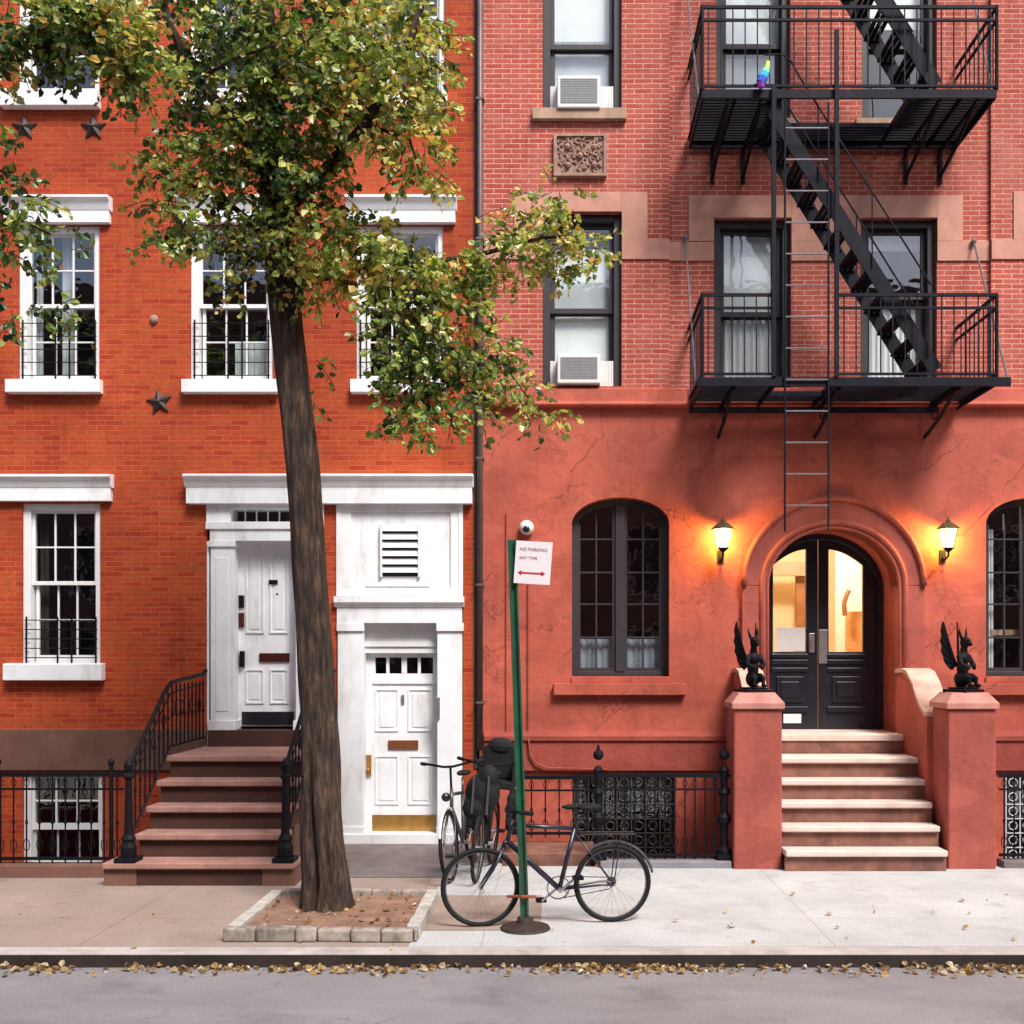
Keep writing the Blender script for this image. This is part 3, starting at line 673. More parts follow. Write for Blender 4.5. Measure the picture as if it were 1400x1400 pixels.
# string course band under the brickwork
obj('stucco_wall', ST, M_stucco, B_)
zb0, zb1 = PZ(557), PZ(531)
obj('string_course', MB().prism_x([(.0, zb0), (-.09, zb0), (-.105, zb0+.012), (-.1, zb0+.035), (-.07, zb0+.055), (-.06, zb1-.02), (-.0, zb1+.01)], RX0+.06, RX1), M_stucco, B_, bevel=.004)
obj('water_table', MB().prism_x([(.0, PZ(1053)), (-.05, PZ(1053)), (-.05, PZ(1014)), (-.075, PZ(1012)), (-.075, PZ(1006)), (-.0, PZ(999))], RX0+.06, PX(1003)).prism_x([(.0, PZ(1053)), (-.05, PZ(1053)), (-.05, PZ(1014)), (-.075, PZ(1012)), (-.075, PZ(1006)), (-.0, PZ(999))], PX(1262), RX1), M_stuccoB, B_, bevel=.003)
obj('interior_wall', MB().box(RX0+.3, 2.0, 1.9, 2.0, -1, zT-.1).box(4.6, RX1-.3, 1.9, 2.0, -1, zT-.1).box(2.0, 4.6, 1.9, 2.0, 4.6, zT-.1)
    .box(RX0+.3, 2.0, .3, 1.9, PZ(600), PZ(590)).box(4.6, RX1-.3, .3, 1.9, PZ(600), PZ(590)).box(2., 4.6, .3, 1.9, 4.6, 4.7).box(RX0+.3, RX1-.3, .3, 1.9, PZ(220), PZ(210)), M_dark, B_)
# pink stone band, stepped round the windows
pb = MB(); y1 = .0
def pband(a, b, c, d, y): pb.box(PX(a), PX(b), y-.018, y+.02, PZ(d), PZ(c))
pband(703, 742, 263, 328, 0); pband(742, 850, 263, 290, 0); pband(850, 885, 263, 328, 0); pband(662, 742, 328, 355, -.002); pband(850, 915, 328, 355, -.002)
pband(942, 977, 265, 328, CY); pband(977, 1083, 265, 296, CY); pband(1083, 1178, 265, 328, CY); pband(1178, 1283, 265, 296, CY); pband(1283, 1318, 265, 328, CY)
pband(915, 977, 329, 355, CY); pband(1083, 1178, 328, 355, CY-.002); pband(1283, 1355, 328, 355, CY); pband(1385, 1480, 262, 328, 0); pband(1355, 1480, 328, 355, -.002)
obj('stone_band', pb, M_pink, B_, bevel=.004)

def dark_window(par, px0, px1, py0, py1, yw, mid, shades=(), sill=None, top=True, label=None, glassm=None):
    x0, x1, z0, z1 = PX(px0), PX(px1), PZ(py1), PZ(py0); c = .085; r = .11
    f = MB().box(x0, x0+c, yw+r-.04, yw+.24, z0, z1).box(x1-c, x1, yw+r-.04, yw+.24, z0, z1).box(x0+c, x1-c, yw+r-.04, yw+.24, z1-c, z1).box(x0+c, x1-c, yw+r, yw+.24, z0, z0+.04)
    w = obj('window', f, M_frameK, par, bevel=.005, label=label)
    zm = PZ(mid); ix0, ix1 = x0+c, x1-c
    obj('sash', sash(MB(), ix0, ix1, zm-.02, z1-c, yw+r+.03, yw+r+.07, 1, 1, .05, .06), M_frameK, w, bevel=.003)
    obj('sash', sash(MB(), ix0, ix1, z0+.04, zm+.02, yw+r+.075, yw+r+.11, 1, 1, .055, .06), M_frameK, w, bevel=.003)
    g = pane(ix0+.01, ix1-.01, zm, z1-c-.01, yw+r+.05); g.box(ix0+.01, ix1-.01, yw+r+.09, yw+r+.094, z0+.05, zm)
    obj('pane', g, glassm or M_glassR, w)
    for a, b, c0, c1, m, fold in shades:
        obj('shade', drape(ix0+(ix1-ix0)*a, ix0+(ix1-ix0)*b, PZ(c1), PZ(c0), yw+.255, fold, .016 if fold > 1 else .002), m, w)
    if sill: obj('sill', MB().box(PX(sill[0]), PX(sill[1]), yw-.07, yw+.2, PZ(sill[3]), PZ(sill[2])), M_sill, w, bevel=.006)
    return w
dark_window(B_, *upper['u1'], 0, 56, [(0,1,-90,50,M_curtain,1),(0,1,40,105,M_curtG,1)], (728,856,151,166))
dark_window(B_, *upper['u2'], CY, 52, [(0,1,-90,52,M_curtain,1),(0,1,60,150,M_curtG,1)], (970,1092,162,172))
dark_window(B_, *upper['u3'], CY, 52, [(0,1,-90,20,M_curtain,1)], (1170,1293,162,172))
dark_window(B_, *upper['m1'], 0, 421, [(0,1,330,376,M_curtain,1),(0,1,376,420,M_curtG,1),(0,1,420,520,M_curtain,1)])
dark_window(B_, *upper['m2'], CY, 424, [(0,.86,310,425,M_curtain,1),(0,.9,425,520,M_curtain,7)])
dark_window(B_, *upper['m3'], CY, 400, [(0,1,408,522,M_curtain,9),(0,1,300,330,M_curtG,1)], glassm=M_glass)
for pys, mid in (((-95,151), 56), ((290,528), 421)): dark_window(B_, 1480, 1590, *pys, 0, mid, [(0,1,pys[0]+10,mid,M_curtain,1)])

# arched casement windows
def arch_window(par, px0, px1, py0, py1, rise, lower_cloth, stuff_col):
    x0, x1, z0, z1 = PX(px0), PX(px1), PZ(py1), PZ(py0); cx = (x0+x1)/2; hw = (x1-x0)/2
    def arc(off, n=16):
        a = hw-off; return [(cx-a*math.cos(math.pi*k/n), z1-rise+(rise-off)*math.sin(math.pi*k/n)) for k in range(n+1)]
    fw = .065; y0, y1 = .15, .24
    f = MB().strip_y(arc(fw), arc(-.002), y0, y1).box(x0, x0+fw, y0, y1, z0, z1-rise).box(x1-fw, x1, y0, y1, z0, z1-rise).box(x0+fw, x1-fw, y0, y1, z0, z0+.055)
    f.box(cx-.05, cx+.05, y0-.01, y1, z0+.055, z1-.06)
    w = obj('window', f, M_frameK, par, bevel=.004)
    for s in (-1, 1):
        a, b = (x0+fw, cx-.05) if s < 0 else (cx+.05, x1-fw)
        m = MB(); st = .035
        m.box(a, a+st, y0+.02, y1-.02, z0+.055, z1-rise*.95).box(b-st, b, y0+.02, y1-.02, z0+.055, z1-rise*.95)
        if s < 0: m.box(b-st, b, y0+.02, y1-.02, z1-rise*.95, z1-.07)
        else: m.box(a, a+st, y0+.02, y1-.02, z1-rise*.95, z1-.07)
        m.box(a+st, b-st, y0+.02, y1-.02, z0+.055, z0+.1)
        mx = (a+b)/2; m.box(mx-.009, mx+.009, y0+.03, y1-.03, z0+.1, z1-rise*.55)
        for py in (735, 781, 825, 871): m.box(a+st, b-st, y0+.025, y1-.025, PZ(py)-.009, PZ(py)+.009)
        obj('casement', m, M_frameK, w)
    g = MB(); ar = arc(fw); g.prism_y([(x0+fw, z0+.05)]+ar+[(x1-fw, z0+.05)], .192, .196); obj('pane', g, M_glass, w)
    if lower_cloth: obj('curtain', drape(x0+.08, x1-.08, z0+.06, PZ(873), .28, 9, .01), M_curtB, w)
    if stuff_col:
        for a, b, c, d, m in stuff_col: obj('curtain', drape(PX(a), PX(b), PZ(d), PZ(c), .28, 3, .015), m, w)
arch_window(B_, *aw[0], .3, True, None)
arch_window(B_, *aw[1], .3, False, [(1364,1372,720,915,M_curtain), (1430,1440,720,915,M_curtain), (1356,1470,860,868,M_sill)])
obj('sill', MB().box(PX(757), PX(937), -.09, .12, PZ(950), PZ(934)).box(PX(781), PX(917), -.02, .1, PZ(934), PZ(925)), M_stucco, B_, bevel=.006)
obj('sill', MB().box(PX(1335), PX(1500), -.09, .12, PZ(950), PZ(934)).box(PX(1347), PX(1482), -.02, .1, PZ(934), PZ(925)), M_stucco, B_, bevel=.006)
# basement windows with ornamental grilles
for (a, b, c, d), gm, nm in zip(bh, (M_iron, M_white2), (0, 1)):
    x0, x1, z0, z1 = PX(a), PX(b), PZ(d), PZ(c)
    f = MB().box(x0, x0+.06, .05, .2, z0, z1).box(x1-.06, x1, .05, .2, z0, z1).box(x0+.06, x1-.06, .05, .2, z1-.06, z1).box(x0+.06, x1-.06, .05, .2, z0, z0+.06).box((x0+x1)/2-.03, (x0+x1)/2+.03, .06, .2, z0+.06, z1-.06)
    w = obj('window', f, M_frameK, B_, bevel=.004)
    obj('pane', pane(x0+.05, x1-.05, z0+.05, z1-.05, .12), M_glass, w)
    g = MB(); nx = 7; nz = 6; dx = (x1-x0)/nx; dz = (z1-z0)/nz
    for i in range(nx+1): g.box(x0+dx*i-.006, x0+dx*i+.006, -.01, .002, z0, z1)
    for j in range(nz+1): g.box(x0, x1, -.016, -.0105, z0+dz*j-.006, z0+dz*j+.006)
    for i in range(nx):
        for j in range(nz):
            cx, cz = x0+dx*(i+.5), z0+dz*(j+.5)
            g.tube([(cx+dx*.3*math.cos(q), -.004, cz+dz*.3*math.sin(q)) for q in [k*math.pi/4 for k in range(9)]], .007, 4)
    obj('window_grille', g, plain('grille_iron', (.045,.042,.036), .5, .3, 20, .1) if nm == 0 else M_curtG, w)

# entrance arch surround
cx = (DX0+DX1)/2; hw = (DX1-DX0)/2; zs = DZ1-.66
def arc(a, b, n=28, z=zs): return [(cx-a*math.cos(math.pi*k/n), z+b*math.sin(math.pi*k/n)) for k in range(n+1)]
oA, oB = 1.04, 1.02
sr = MB().strip_y(arc(hw, .66), arc(oA, oB), -.06, .02)
sr.box(cx-oA, DX0, -.06, .02, PZ(1053), zs).box(DX1, cx+oA, -.06, .02, PZ(1053), zs)
sur = obj('entrance_surround', sr, M_pier, B_, bevel=.01)
md = MB().tube([(x, -.075, z) for x, z in arc(oA-.02, oB-.02)], .035, 8)
md.tube([(x, -.06, z) for x, z in [(DX0-.06, DZ0)]+arc(hw+.06, .72)+[(DX1+.06, DZ0)]], .035, 8)
md.tube([(x, -.05, z) for x, z in [(DX0-.0, DZ0)]+arc(hw+.0, .66)+[(DX1+.0, DZ0)]], .02, 8)
obj('arch_moulding', md, M_pier, sur, smooth=True)

# double doors
yd = .62
def qx(p): return PX(p, yd)
def qz(p): return PZ(p, yd)
dcx = qx(1118.5)
def leaf(side, name_lab):
    gi, go = (1102, 1057) if side < 0 else (1135, 1180)        # glass inner/outer edges
    ei, eo = (1118, 1034) if side < 0 else (1119, 1206)
    if side > 0: gi = 1133
    zt, zg0 = qz(715), qz(891)
    m = MB()
    gx = sorted((qx(gi), qx(go))); ex = sorted((qx(ei), qx(eo)))
    bot = qz(1003)
    m.box(ex[0], gx[0], yd, yd+.05, bot, zt); m.box(gx[1], ex[1], yd, yd+.05, bot, zt); m.box(gx[0], gx[1], yd, yd+.05, bot, zg0)
    n = 8; lo = []; hi = []
    for k in range(n+1):
        p = gi+(go-gi)*k/n; t = k/n; lo.append((qx(p), qz(751+22*t**1.8))); hi.append((qx(p), zt))
    if lo[0][0] > lo[-1][0]: lo.reverse(); hi.reverse()
    m.strip_y(lo, hi, yd, yd+.05)
    L = obj('door_leaf', m, M_black, B_, bevel=.003)
    obj('pane', MB().prism_y([(gx[0], zg0), (gx[1], zg0)]+[q for q in reversed(lo)], yd+.022, yd+.026), M_glass, L)
    t = MB(); a, b = gx[0]-.02, gx[1]+.02
    for c, d, o in ((894, 899, .03), (902, 908, .02), (913, 918, .02), (966, 973, .03)): t.box(a, b, yd-o, yd-.001, qz(d), qz(c))
    t.box(a+.06, b-.06, yd-.02, yd-.001, qz(960), qz(925)); t.box(a+.11, b-.11, yd-.032, yd-.019, qz(953), qz(932))
    obj('panel_moulding', t, M_black, L, bevel=.004)
    return L
L = leaf(-1, ''); obj('door_handle', MB().box(qx(1105.5), qx(1113), yd-.02, yd-.001, qz(892), qz(866)).tube([(qx(1109), yd-.06, qz(888)), (qx(1109), yd-.06, qz(870))], .012, 8), M_steel, L, bevel=.003)
pap = obj('notice_paper', MB().box(qx(1062), qx(1101), yd+.012, yd+.018, qz(890), qz(858)), M_plastic, L)
nb = obj('door_number_plate', MB().box(qx(1071), qx(1095), yd-.012, yd-.002, qz(988.5), qz(976)), M_white2, L)
L2 = leaf(1, ''); obj('push_plate', MB().box(qx(1119.5), qx(1131), yd-.012, yd-.001, qz(907), qz(861)), M_steel, L2, bevel=.002)
# arched frame round the leaves
zsd = zs
fr = MB().strip_y([(x, z) for x, z in arc(hw-.07, .59)], arc(hw+.01, .67), yd-.06, yd-.002).box(DX0, DX0+.07, yd-.06, yd-.002, DZ0, zs).box(DX1-.07, DX1, yd-.06, yd-.002, DZ0, zs)
obj('door_frame', fr, M_black, B_, bevel=.004)
# lit hall behind the doors
hall = MB(); h0, h1, hy0, hy1, hz0, hz1 = 1.9, 4.7, .72, 4.2, 1.24, 4.3
hall.box(h0-.05, h0, hy0, hy1, hz0, hz1).box(h1, h1+.05, hy0, hy1, hz0, hz1).box(h0-.05, h1+.05, hy1, hy1+.05, hz0, hz1).box(h0-.05, h1+.05, hy0, hy1+.05, hz1, hz1+.05).box(h0-.05, h1+.05, hy0, hy1+.05, hz0-.05, hz0)
M_hall = plain('hall_plaster', (.78,.58,.34), .8, .06, 3, .1)
hl = obj('entrance_hall', hall, M_hall, B_)
M_wood = plain('varnished_wood', (.25,.1,.035), .4, .3, 8, .1)
M_cream = plain('cream_paint', (.86,.8,.66), .7, .05, 3, .1)
def HP(px, py, y): return PX(px, y), PZ(py, y)
obj('inner_door', MB().box(HP(1088,0,3.6)[0], HP(1108,0,3.6)[0], 3.6, 3.66, hz0, HP(0,787,3.6)[1]), M_wood, hl)
obj('hall_beam', MB().box(h0, HP(1103,0,3.4)[0], 3.4, 3.5, HP(0,787,3.4)[1], HP(0,768,3.4)[1]), plain('hall_beam_paint', (.42,.2,.12), .7, .1, 4, 0), hl)
obj('hall_panel', MB().box(HP(1144,0,3.2)[0], h1, 3.2, 3.3, hz0, hz1), M_cream, hl)
obj('wainscot', MB().box(HP(1158,0,3.0)[0], h1, 3.0, 3.1, hz0, HP(0,836,3.0)[1]), plain('wainscot_paint', (.55,.27,.1), .6, .12, 6, 0), hl)
obj('handrail', MB().tube([P(1155,842,2.8), P(1154,825,2.8), P(1158,812,2.8), P(1161,807,2.8)], .035, 8), M_wood, hl)
ld = bpy.data.lights.new('hall_lamp', 'POINT'); ld.energy = 170; ld.color = (1, .93, .8); ld.shadow_soft_size = .12
lo = bpy.data.objects.new('hall_lamp', ld); COL.objects.link(lo); lo.parent = hl; lo.location = Vector((3.2, 1.9, 4.05))-WL[hl]
obj('hall_ceiling_lamp', MB().ball((3.2, 1.9, 4.25), (.14,.14,.06), 12), emit('hall_lamp_glass', (1,.75,.45), 6), hl)

# relief panel
rp = MB(); rp.pbox(757, 829, 185, 243, -.03, .01); rp.pbox(757, 829, 185, 189, -.06, -.029).pbox(757, 829, 239, 243, -.06, -.029).pbox(757, 761, 189, 239, -.06, -.029).pbox(825, 829, 189, 239, -.06, -.029)
rr = random.Random(3)
for k in range(70):
    a = rr.uniform(763, 823); b = rr.uniform(191, 237); q = rr.uniform(.015, .035)
    pts = [(PX(a)+q*1.4*math.cos(t)*(1-t/9), -.04, PZ(b)+q*1.4*math.sin(t)*(1-t/9)) for t in [i*.8+rr.random() for i in range(rr.randint(4, 8))]]
    rp.tube(pts, rr.uniform(.008, .015), 5)
for a, b in ((776, 203), (812, 203), (776, 228), (812, 228), (793, 215)): rp.ball((PX(a), -.045, PZ(b)), .035, 8)
obj('relief_panel', rp, M_terra, B_, smooth=False, label='carved terracotta relief panel of curling foliage')
cn = MB().tube([(PX(722), -.012, PZ(800)), (PX(722), -.012, PZ(1000)), (PX(723), -.085, PZ(1012)), (PX(725), -.085, PZ(1030)), (PX(733), -.085, PZ(1043)), (PX(748), -.085, PZ(1049)), (PX(830), -.085, PZ(1051))], .012, 6)
cn.tube([(PX(692), -.012, PZ(702)), (PX(692), -.012, PZ(1035))], .009, 6)
obj('conduit', cn, M_stuccoB, B_)

# ================================================================ RED STOOP
S = thing('red_stoop', (PX(1128), -1., 0), 'red stuccoed stoop with pale pink steps between two square piers', 'stoop')
ax0, ax1 = 2.27, 3.87
obj('landing', MB().box(DX0+.01, DX1-.01, -.08, .6, 1.19, 1.262).box(ax0, ax1, -.30, -.081, 1.19, 1.26), M_stepP, S, bevel=.008)
zs_ = [1.05, .84, .63, .42, .21]
for i, zt in enumerate(zs_):
    yf = -.75-.22*i; yb = -.3 if i == 0 else yf+.22
    ys = 0.0 if i == 0 else yb
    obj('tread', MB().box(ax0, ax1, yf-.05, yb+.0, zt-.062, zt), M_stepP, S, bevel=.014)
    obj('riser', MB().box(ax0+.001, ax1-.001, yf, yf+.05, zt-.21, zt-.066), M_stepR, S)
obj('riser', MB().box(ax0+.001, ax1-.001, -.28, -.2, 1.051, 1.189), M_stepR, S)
pr_in = [(0, 1.94), (-.25, 1.95), (-.42, 1.92), (-.6, 1.80), (-.75, 1.65), (-.88, 1.55), (-1.0, 1.5), (-1.05, 1.5)]
for xa, xb in ((2.02, ax0-.001), (ax1+.001, 4.16)):
    n = len(pr_in); m = MB(); m.prism_x([(.0, -1.), *[(y, z) for y, z in pr_in], (-1.05, -1.)], xa, xb)
    obj('cheek_wall', m, M_stucco, S, bevel=.008)
    tp = MB(); vs = []
    for y, z in pr_in: vs += [(xa-.01, y-.001, z+.004), (xb+.01, y-.001, z+.004), (xb+.01, y, z+.05), (xa-.01, y, z+.05)]
    fs = []
    for i in range(n-1):
        a = 4*i; fs += [(a,a+1,a+5,a+4),(a+1,a+2,a+6,a+5),(a+2,a+3,a+7,a+6),(a+3,a,a+4,a+7)]
    fs += [(0,3,2,1), (4*n-4,4*n-3,4*n-2,4*n-1)]
    tp.add(vs, fs); obj('coping', tp, M_cope, S)
for xa, xb in ((1.78, 2.265), (3.925, 4.41)):
    m = MB().box(xa, xb, -1.52, -1.051, -.5, 1.6)
    obj('pier', m, M_pier, S, bevel=.02)
    xc, yc = (xa+xb)/2, -1.285; q = .265; t = .19
    c = MB(); lv = [(q, 1.601), (q, 1.66), (t, 1.755), (t, 1.765)]; vs = []
    for h, z in lv: vs += [(xc-h, yc-h, z), (xc+h, yc-h, z), (xc+h, yc+h, z), (xc-h, yc+h, z)]
    fs = [(3,2,1,0), (12,13,14,15)]
    for i in range(3):
        for k in range(4): a = 4*i+k; b = 4*i+(k+1)%4; fs.append((a, b, b+4, a+4))
    c.add(vs, fs); obj('pier_cap', c, M_capP, S, bevel=.012)

# ---------------------------------------------------------------- winged statues on the piers
def statue(x, label, rot):
    yc = -1.285; z0 = 1.765
    T = thing('winged_statue', (x, yc, z0), label, 'statue', 'black winged statues on the stoop piers')
    Mx = Matrix.Translation((x, yc, z0)) @ Matrix.Rotation(R(rot), 4, 'Z')
    obj('base', MB().box(-.15, .15, -.14, .14, 0, .03).box(-.11,.11,-.1,.1,.03,.05).xf(Mx), M_iron, T, bevel=.005)
    b = MB()      # faces -y
    b.ball((0, .02, .12), (.075,.085,.08)).ball((-.05, -.05, .13), (.038,.075,.045)).ball((.05, -.05, .13), (.038,.075,.045))
    b.tube([(-.055,-.11,.14),(-.055,-.115,.09),(-.055,-.11,.055)], [.026,.02,.022], 8).tube([(.055,-.11,.14),(.055,-.115,.09),(.055,-.11,.055)], [.026,.02,.022], 8)
    b.ball((-.055,-.135,.06), (.025,.045,.016)).ball((.055,-.135,.06), (.025,.045,.016))
    b.ball((0, .01, .22), (.065,.06,.1)).ball((0, -.005, .31), (.085,.06,.06))
    b.tube([(-.08,-.0,.33),(-.10,-.05,.25),(-.045,-.1,.22),(-.02,-.1,.25)], [.03,.026,.022,.018], 8).tube([(.08,-.0,.33),(.10,-.05,.25),(.045,-.1,.22),(.02,-.1,.25)], [.03,.026,.022,.018], 8)
    b.tube([(0,.0,.34),(0,-.01,.42)], [.045,.035], 8)
    b.ball((0, -.02, .455), (.048,.056,.055)).ball((0, -.075, .44), (.028,.035,.024)).ball((0,-.06,.475), (.045,.02,.012)).ball((0,-.1,.432), (.014,.014,.012))
    b.tube([(-.035,-.005,.49),(-.055,.005,.54),(-.06,.01,.6)], [.02,.014,.003], 6).tube([(.035,-.005,.49),(.055,.005,.54),(.06,.01,.6)], [.02,.014,.003], 6)
    b.tube([(0,.08,.08),(.06,.12,.05),(.12,.05,.04),(.13,-.04,.045)], [.022,.018,.014,.006], 6)
    b.v = [Vector((v.x*.92, v.y, v.z*1.12)) for v in b.v]
    o = obj('body', b.xf(Mx), M_iron, T, smooth=True)
    md_ = o.modifiers.new('remesh', 'REMESH'); md_.mode = 'VOXEL'; md_.voxel_size = .008; md_.use_smooth_shade = True
    for s in (-1, 1):
        w = MB(); out = [(.03,.27),(.06,.36),(.10,.5),(.15,.70),(.165,.78),(.185,.68),(.175,.62),(.19,.56),(.172,.5),(.18,.44),(.155,.38),(.15,.33),(.12,.28),(.08,.23)]
        pr = [(s*a*1.05, z) for a, z in out]; w.prism_y(pr, .05, .066)
        for k, (a, z) in enumerate(out[5::2]): w.tube([(s*.05,.045,.3), (s*a*1.0,.045,z)], .007, 5)
        w.tube([(s*.03,.055,.27),(s*.06,.055,.36),(s*.10,.055,.5),(s*.167,.055,.78)], [.018,.016,.012,.003], 6)
        w.v = [Vector((v.x*.66, v.y+abs(v.x)*.6, .2+(v.z-.2)*.9)) for v in w.v]
        obj('wing', w.xf(Mx), M_iron, T)
    return T
statue(2.02, 'black winged gargoyle statue on the pier left of the entrance steps', 18)
statue(4.165, 'black winged gargoyle statue on the pier right of the entrance steps', 32)

# ---------------------------------------------------------------- wall lanterns
def lamp_glass():
    m, n, b, o = nodes('lantern_glass'); n.nodes.remove(b)
    e = N(n, 'ShaderNodeEmission'); e.inputs[0].default_value = (1,.66,.3,1); e.inputs[1].default_value = 9.
    t = N(n, 'ShaderNodeBsdfTransparent'); mx = N(n, 'ShaderNodeMixShader'); mx.inputs[0].default_value = .45
    n.links.new(t.outputs[0], mx.inputs[1]); n.links.new(e.outputs[0], mx.inputs[2]); n.links.new(mx.outputs[0], o.inputs[0]); return m
M_lamp = lamp_glass()
def lantern(px, label):
    x = PX(px); T = thing('wall_lantern', (x, 0, PZ(768)), label, 'wall lantern', 'lit wall lanterns beside the entrance')
    zc = PZ(738); yl = -.2
    a = MB().box(x-.035, x+.035, -.025, -.002, PZ(768), PZ(752)).tube([(x, -.02, PZ(762)), (x, -.1, PZ(766)), (x, yl, PZ(762)), (x, yl, PZ(753))], .013, 8)
    a.lathe([(.02, PZ(757)), (.055, PZ(753)), (.07, PZ(751))], (x, yl, 0), 8)
    obj('bracket', a, M_iron, T)
    g = MB().lathe([(.06, PZ(751)), (.10, PZ(728)), (.10, PZ(727))], (x, yl, 0), 8); obj('lamp_glass', g, M_lamp, T)
    cp = MB().lathe([(.135, PZ(727)), (.135, PZ(725.5)), (.1, PZ(722)), (.06, PZ(718)), (.03, PZ(717)), (.03, PZ(715)), (.012, PZ(713)), (.004, PZ(708))], (x, yl, 0), 8)
    for k in range(4):
        t = math.pi/4+k*math.pi/2; cp.tube([(x+.062*math.cos(t), yl+.062*math.sin(t), PZ(751)), (x+.105*math.cos(t), yl+.105*math.sin(t), PZ(727))], .007, 4)
    obj('lamp_cap', cp, plain('lantern_cap_'+str(px), (.12,.1,.05), .4, .2, 20, .1, metal=.5), T)
    l = bpy.data.lights.new('lantern_light', 'POINT'); l.energy = 70; l.color = (1, .56, .09); l.shadow_soft_size = .05
    lo = bpy.data.objects.new('lantern_light', l); COL.objects.link(lo); lo.parent = T; lo.location = Vector((x, yl+.02, zc))-WL[T]
    return T
lantern(985, 'lit amber wall lantern left of the arched entrance')
lantern(1288, 'lit amber wall lantern right of the arched entrance')

# ---------------------------------------------------------------- camera dome, stars, bolts, downspout
T = thing('security_camera', (PX(720), 0, PZ(733)), 'small white dome security camera on the red wall above the parking sign', 'security camera')
obj('housing', MB().ball((PX(720), -.05, PZ(722)), .085, 16).lathe([(.08,0),(.08,.05)], (PX(720), 0, PZ(722)), 14, Matrix.Rotation(R(90), 3, 'X')), M_plastic, T, smooth=True)
obj('lens', MB().ball((PX(720), -.085, PZ(724)), (.052,.06,.05), 12), M_black, T, smooth=True)
def star(px, py, r, label, rot=0):
    x, z = PX(px), PZ(py); m = MB(); vs = [(x, -.06, z)]
    for k in range(10):
        a = R(90+rot+36*k); q = r if k % 2 == 0 else r*.45; vs.append((x+q*math.cos(a), -.018, z+q*math.sin(a)))
    for k in range(10): vs.append((vs[k+1][0], -.002, vs[k+1][2]))
    fs = [(0, 1+(k+1)%10, 1+k) for k in range(10)]+[(1+k, 1+(k+1)%10, 11+(k+1)%10, 11+k) for k in range(10)]+[tuple(range(11, 21))]
    m.add(vs, fs); m.ball((x, -.06, z), .02, 8)
    tag(obj('star_anchor_plate', m, M_star), label, 'anchor plate', 'iron star anchor plates on the brick wall')
M_star = plain('rusty_black_iron', (.028,.017,.016), .6, .4, 20, .3)
star(34, 175, .15, 'dark star anchor plate under the left end of the upper left window')
star(128, 175, .15, 'dark star anchor plate under the right end of the upper left window')
star(218, 550, .15, 'dark star anchor plate between the middle floor windows, above a dark stain', 8)
tag(obj('tie_bolt', MB().lathe([(.05,0),(.05,.015),(.03,.04),(.0,.045)], (PX(211), -.001, PZ(437)), 10, Matrix.Rotation(R(90), 3, 'X')), plain('bolt', (.3,.2,.18), .6, .2, 20, .1)), 'small round tie bolt head on brick between the middle floor windows', 'bolt')
T = thing('downspout', (PX(656), -.07, PZ(1010)), 'dark metal downspout running down the joint between the two buildings', 'downspout')
dm = MB().tube([(PX(657), -.07, 12.9), (PX(657), -.07, PZ(1025))], .032, 12); obj('pipe', dm, M_pipe, T, smooth=True)
for py in (140, 330, 540, 628, 800, 960): obj('pipe_bracket', MB().box(PX(657)-.045, PX(657)+.045, -.105, -.001, PZ(py)-.012, PZ(py)+.012), M_pipe, T)
obj('joint_shadow', MB().box(PX(648.5), PX(653), -.02, -.001, PZ(1050), 12.5), M_dark, T)  # dark strip put in for the shadowed gap beside the pipe

# ---------------------------------------------------------------- air conditioners
def aircon(y0, y1, label, cap):
    T = thing('air_conditioner', (PX(793), 0, PZ(y1)), label, 'air conditioner', 'window air conditioners')
    x0, x1 = PX(762, -.1), PX(821, -.1); z0, z1 = PZ(y1, -.1), PZ(y0, -.1)
    obj('casing', MB().box(x0, x1, -.1, .3, z0, z1), M_plastic, T, bevel=.012)
    g = MB().box(x0+.035, x1-.035, -.104, -.1005, z0+.05, z1-.035)
    for k in range(14): z = z0+.065+k*(z1-z0-.11)/13; g.box(x0+.04, x1-.04, -.108, -.1045, z-.004, z+.004)
    obj('grille', g, M_grille, T)
    for a, b in ((PX(748), x0-.002), (x1+.002, PX(839))):
        s = MB(); n = 8
        for k in range(n): u = a+(b-a)*k/n; s.box(u+.001, u+(b-a)/n-.001, .085-(k % 2)*.006, .1-(k % 2)*.004, z0+.01, z1-.03)
        obj('side_panel', s, M_plastic, T)
    return T
aircon(484, 524, 'white window air conditioner with grey grille in the middle floor window', 0)
aircon(103, 147, 'white window air conditioner in the top floor window above the relief panel', 0)

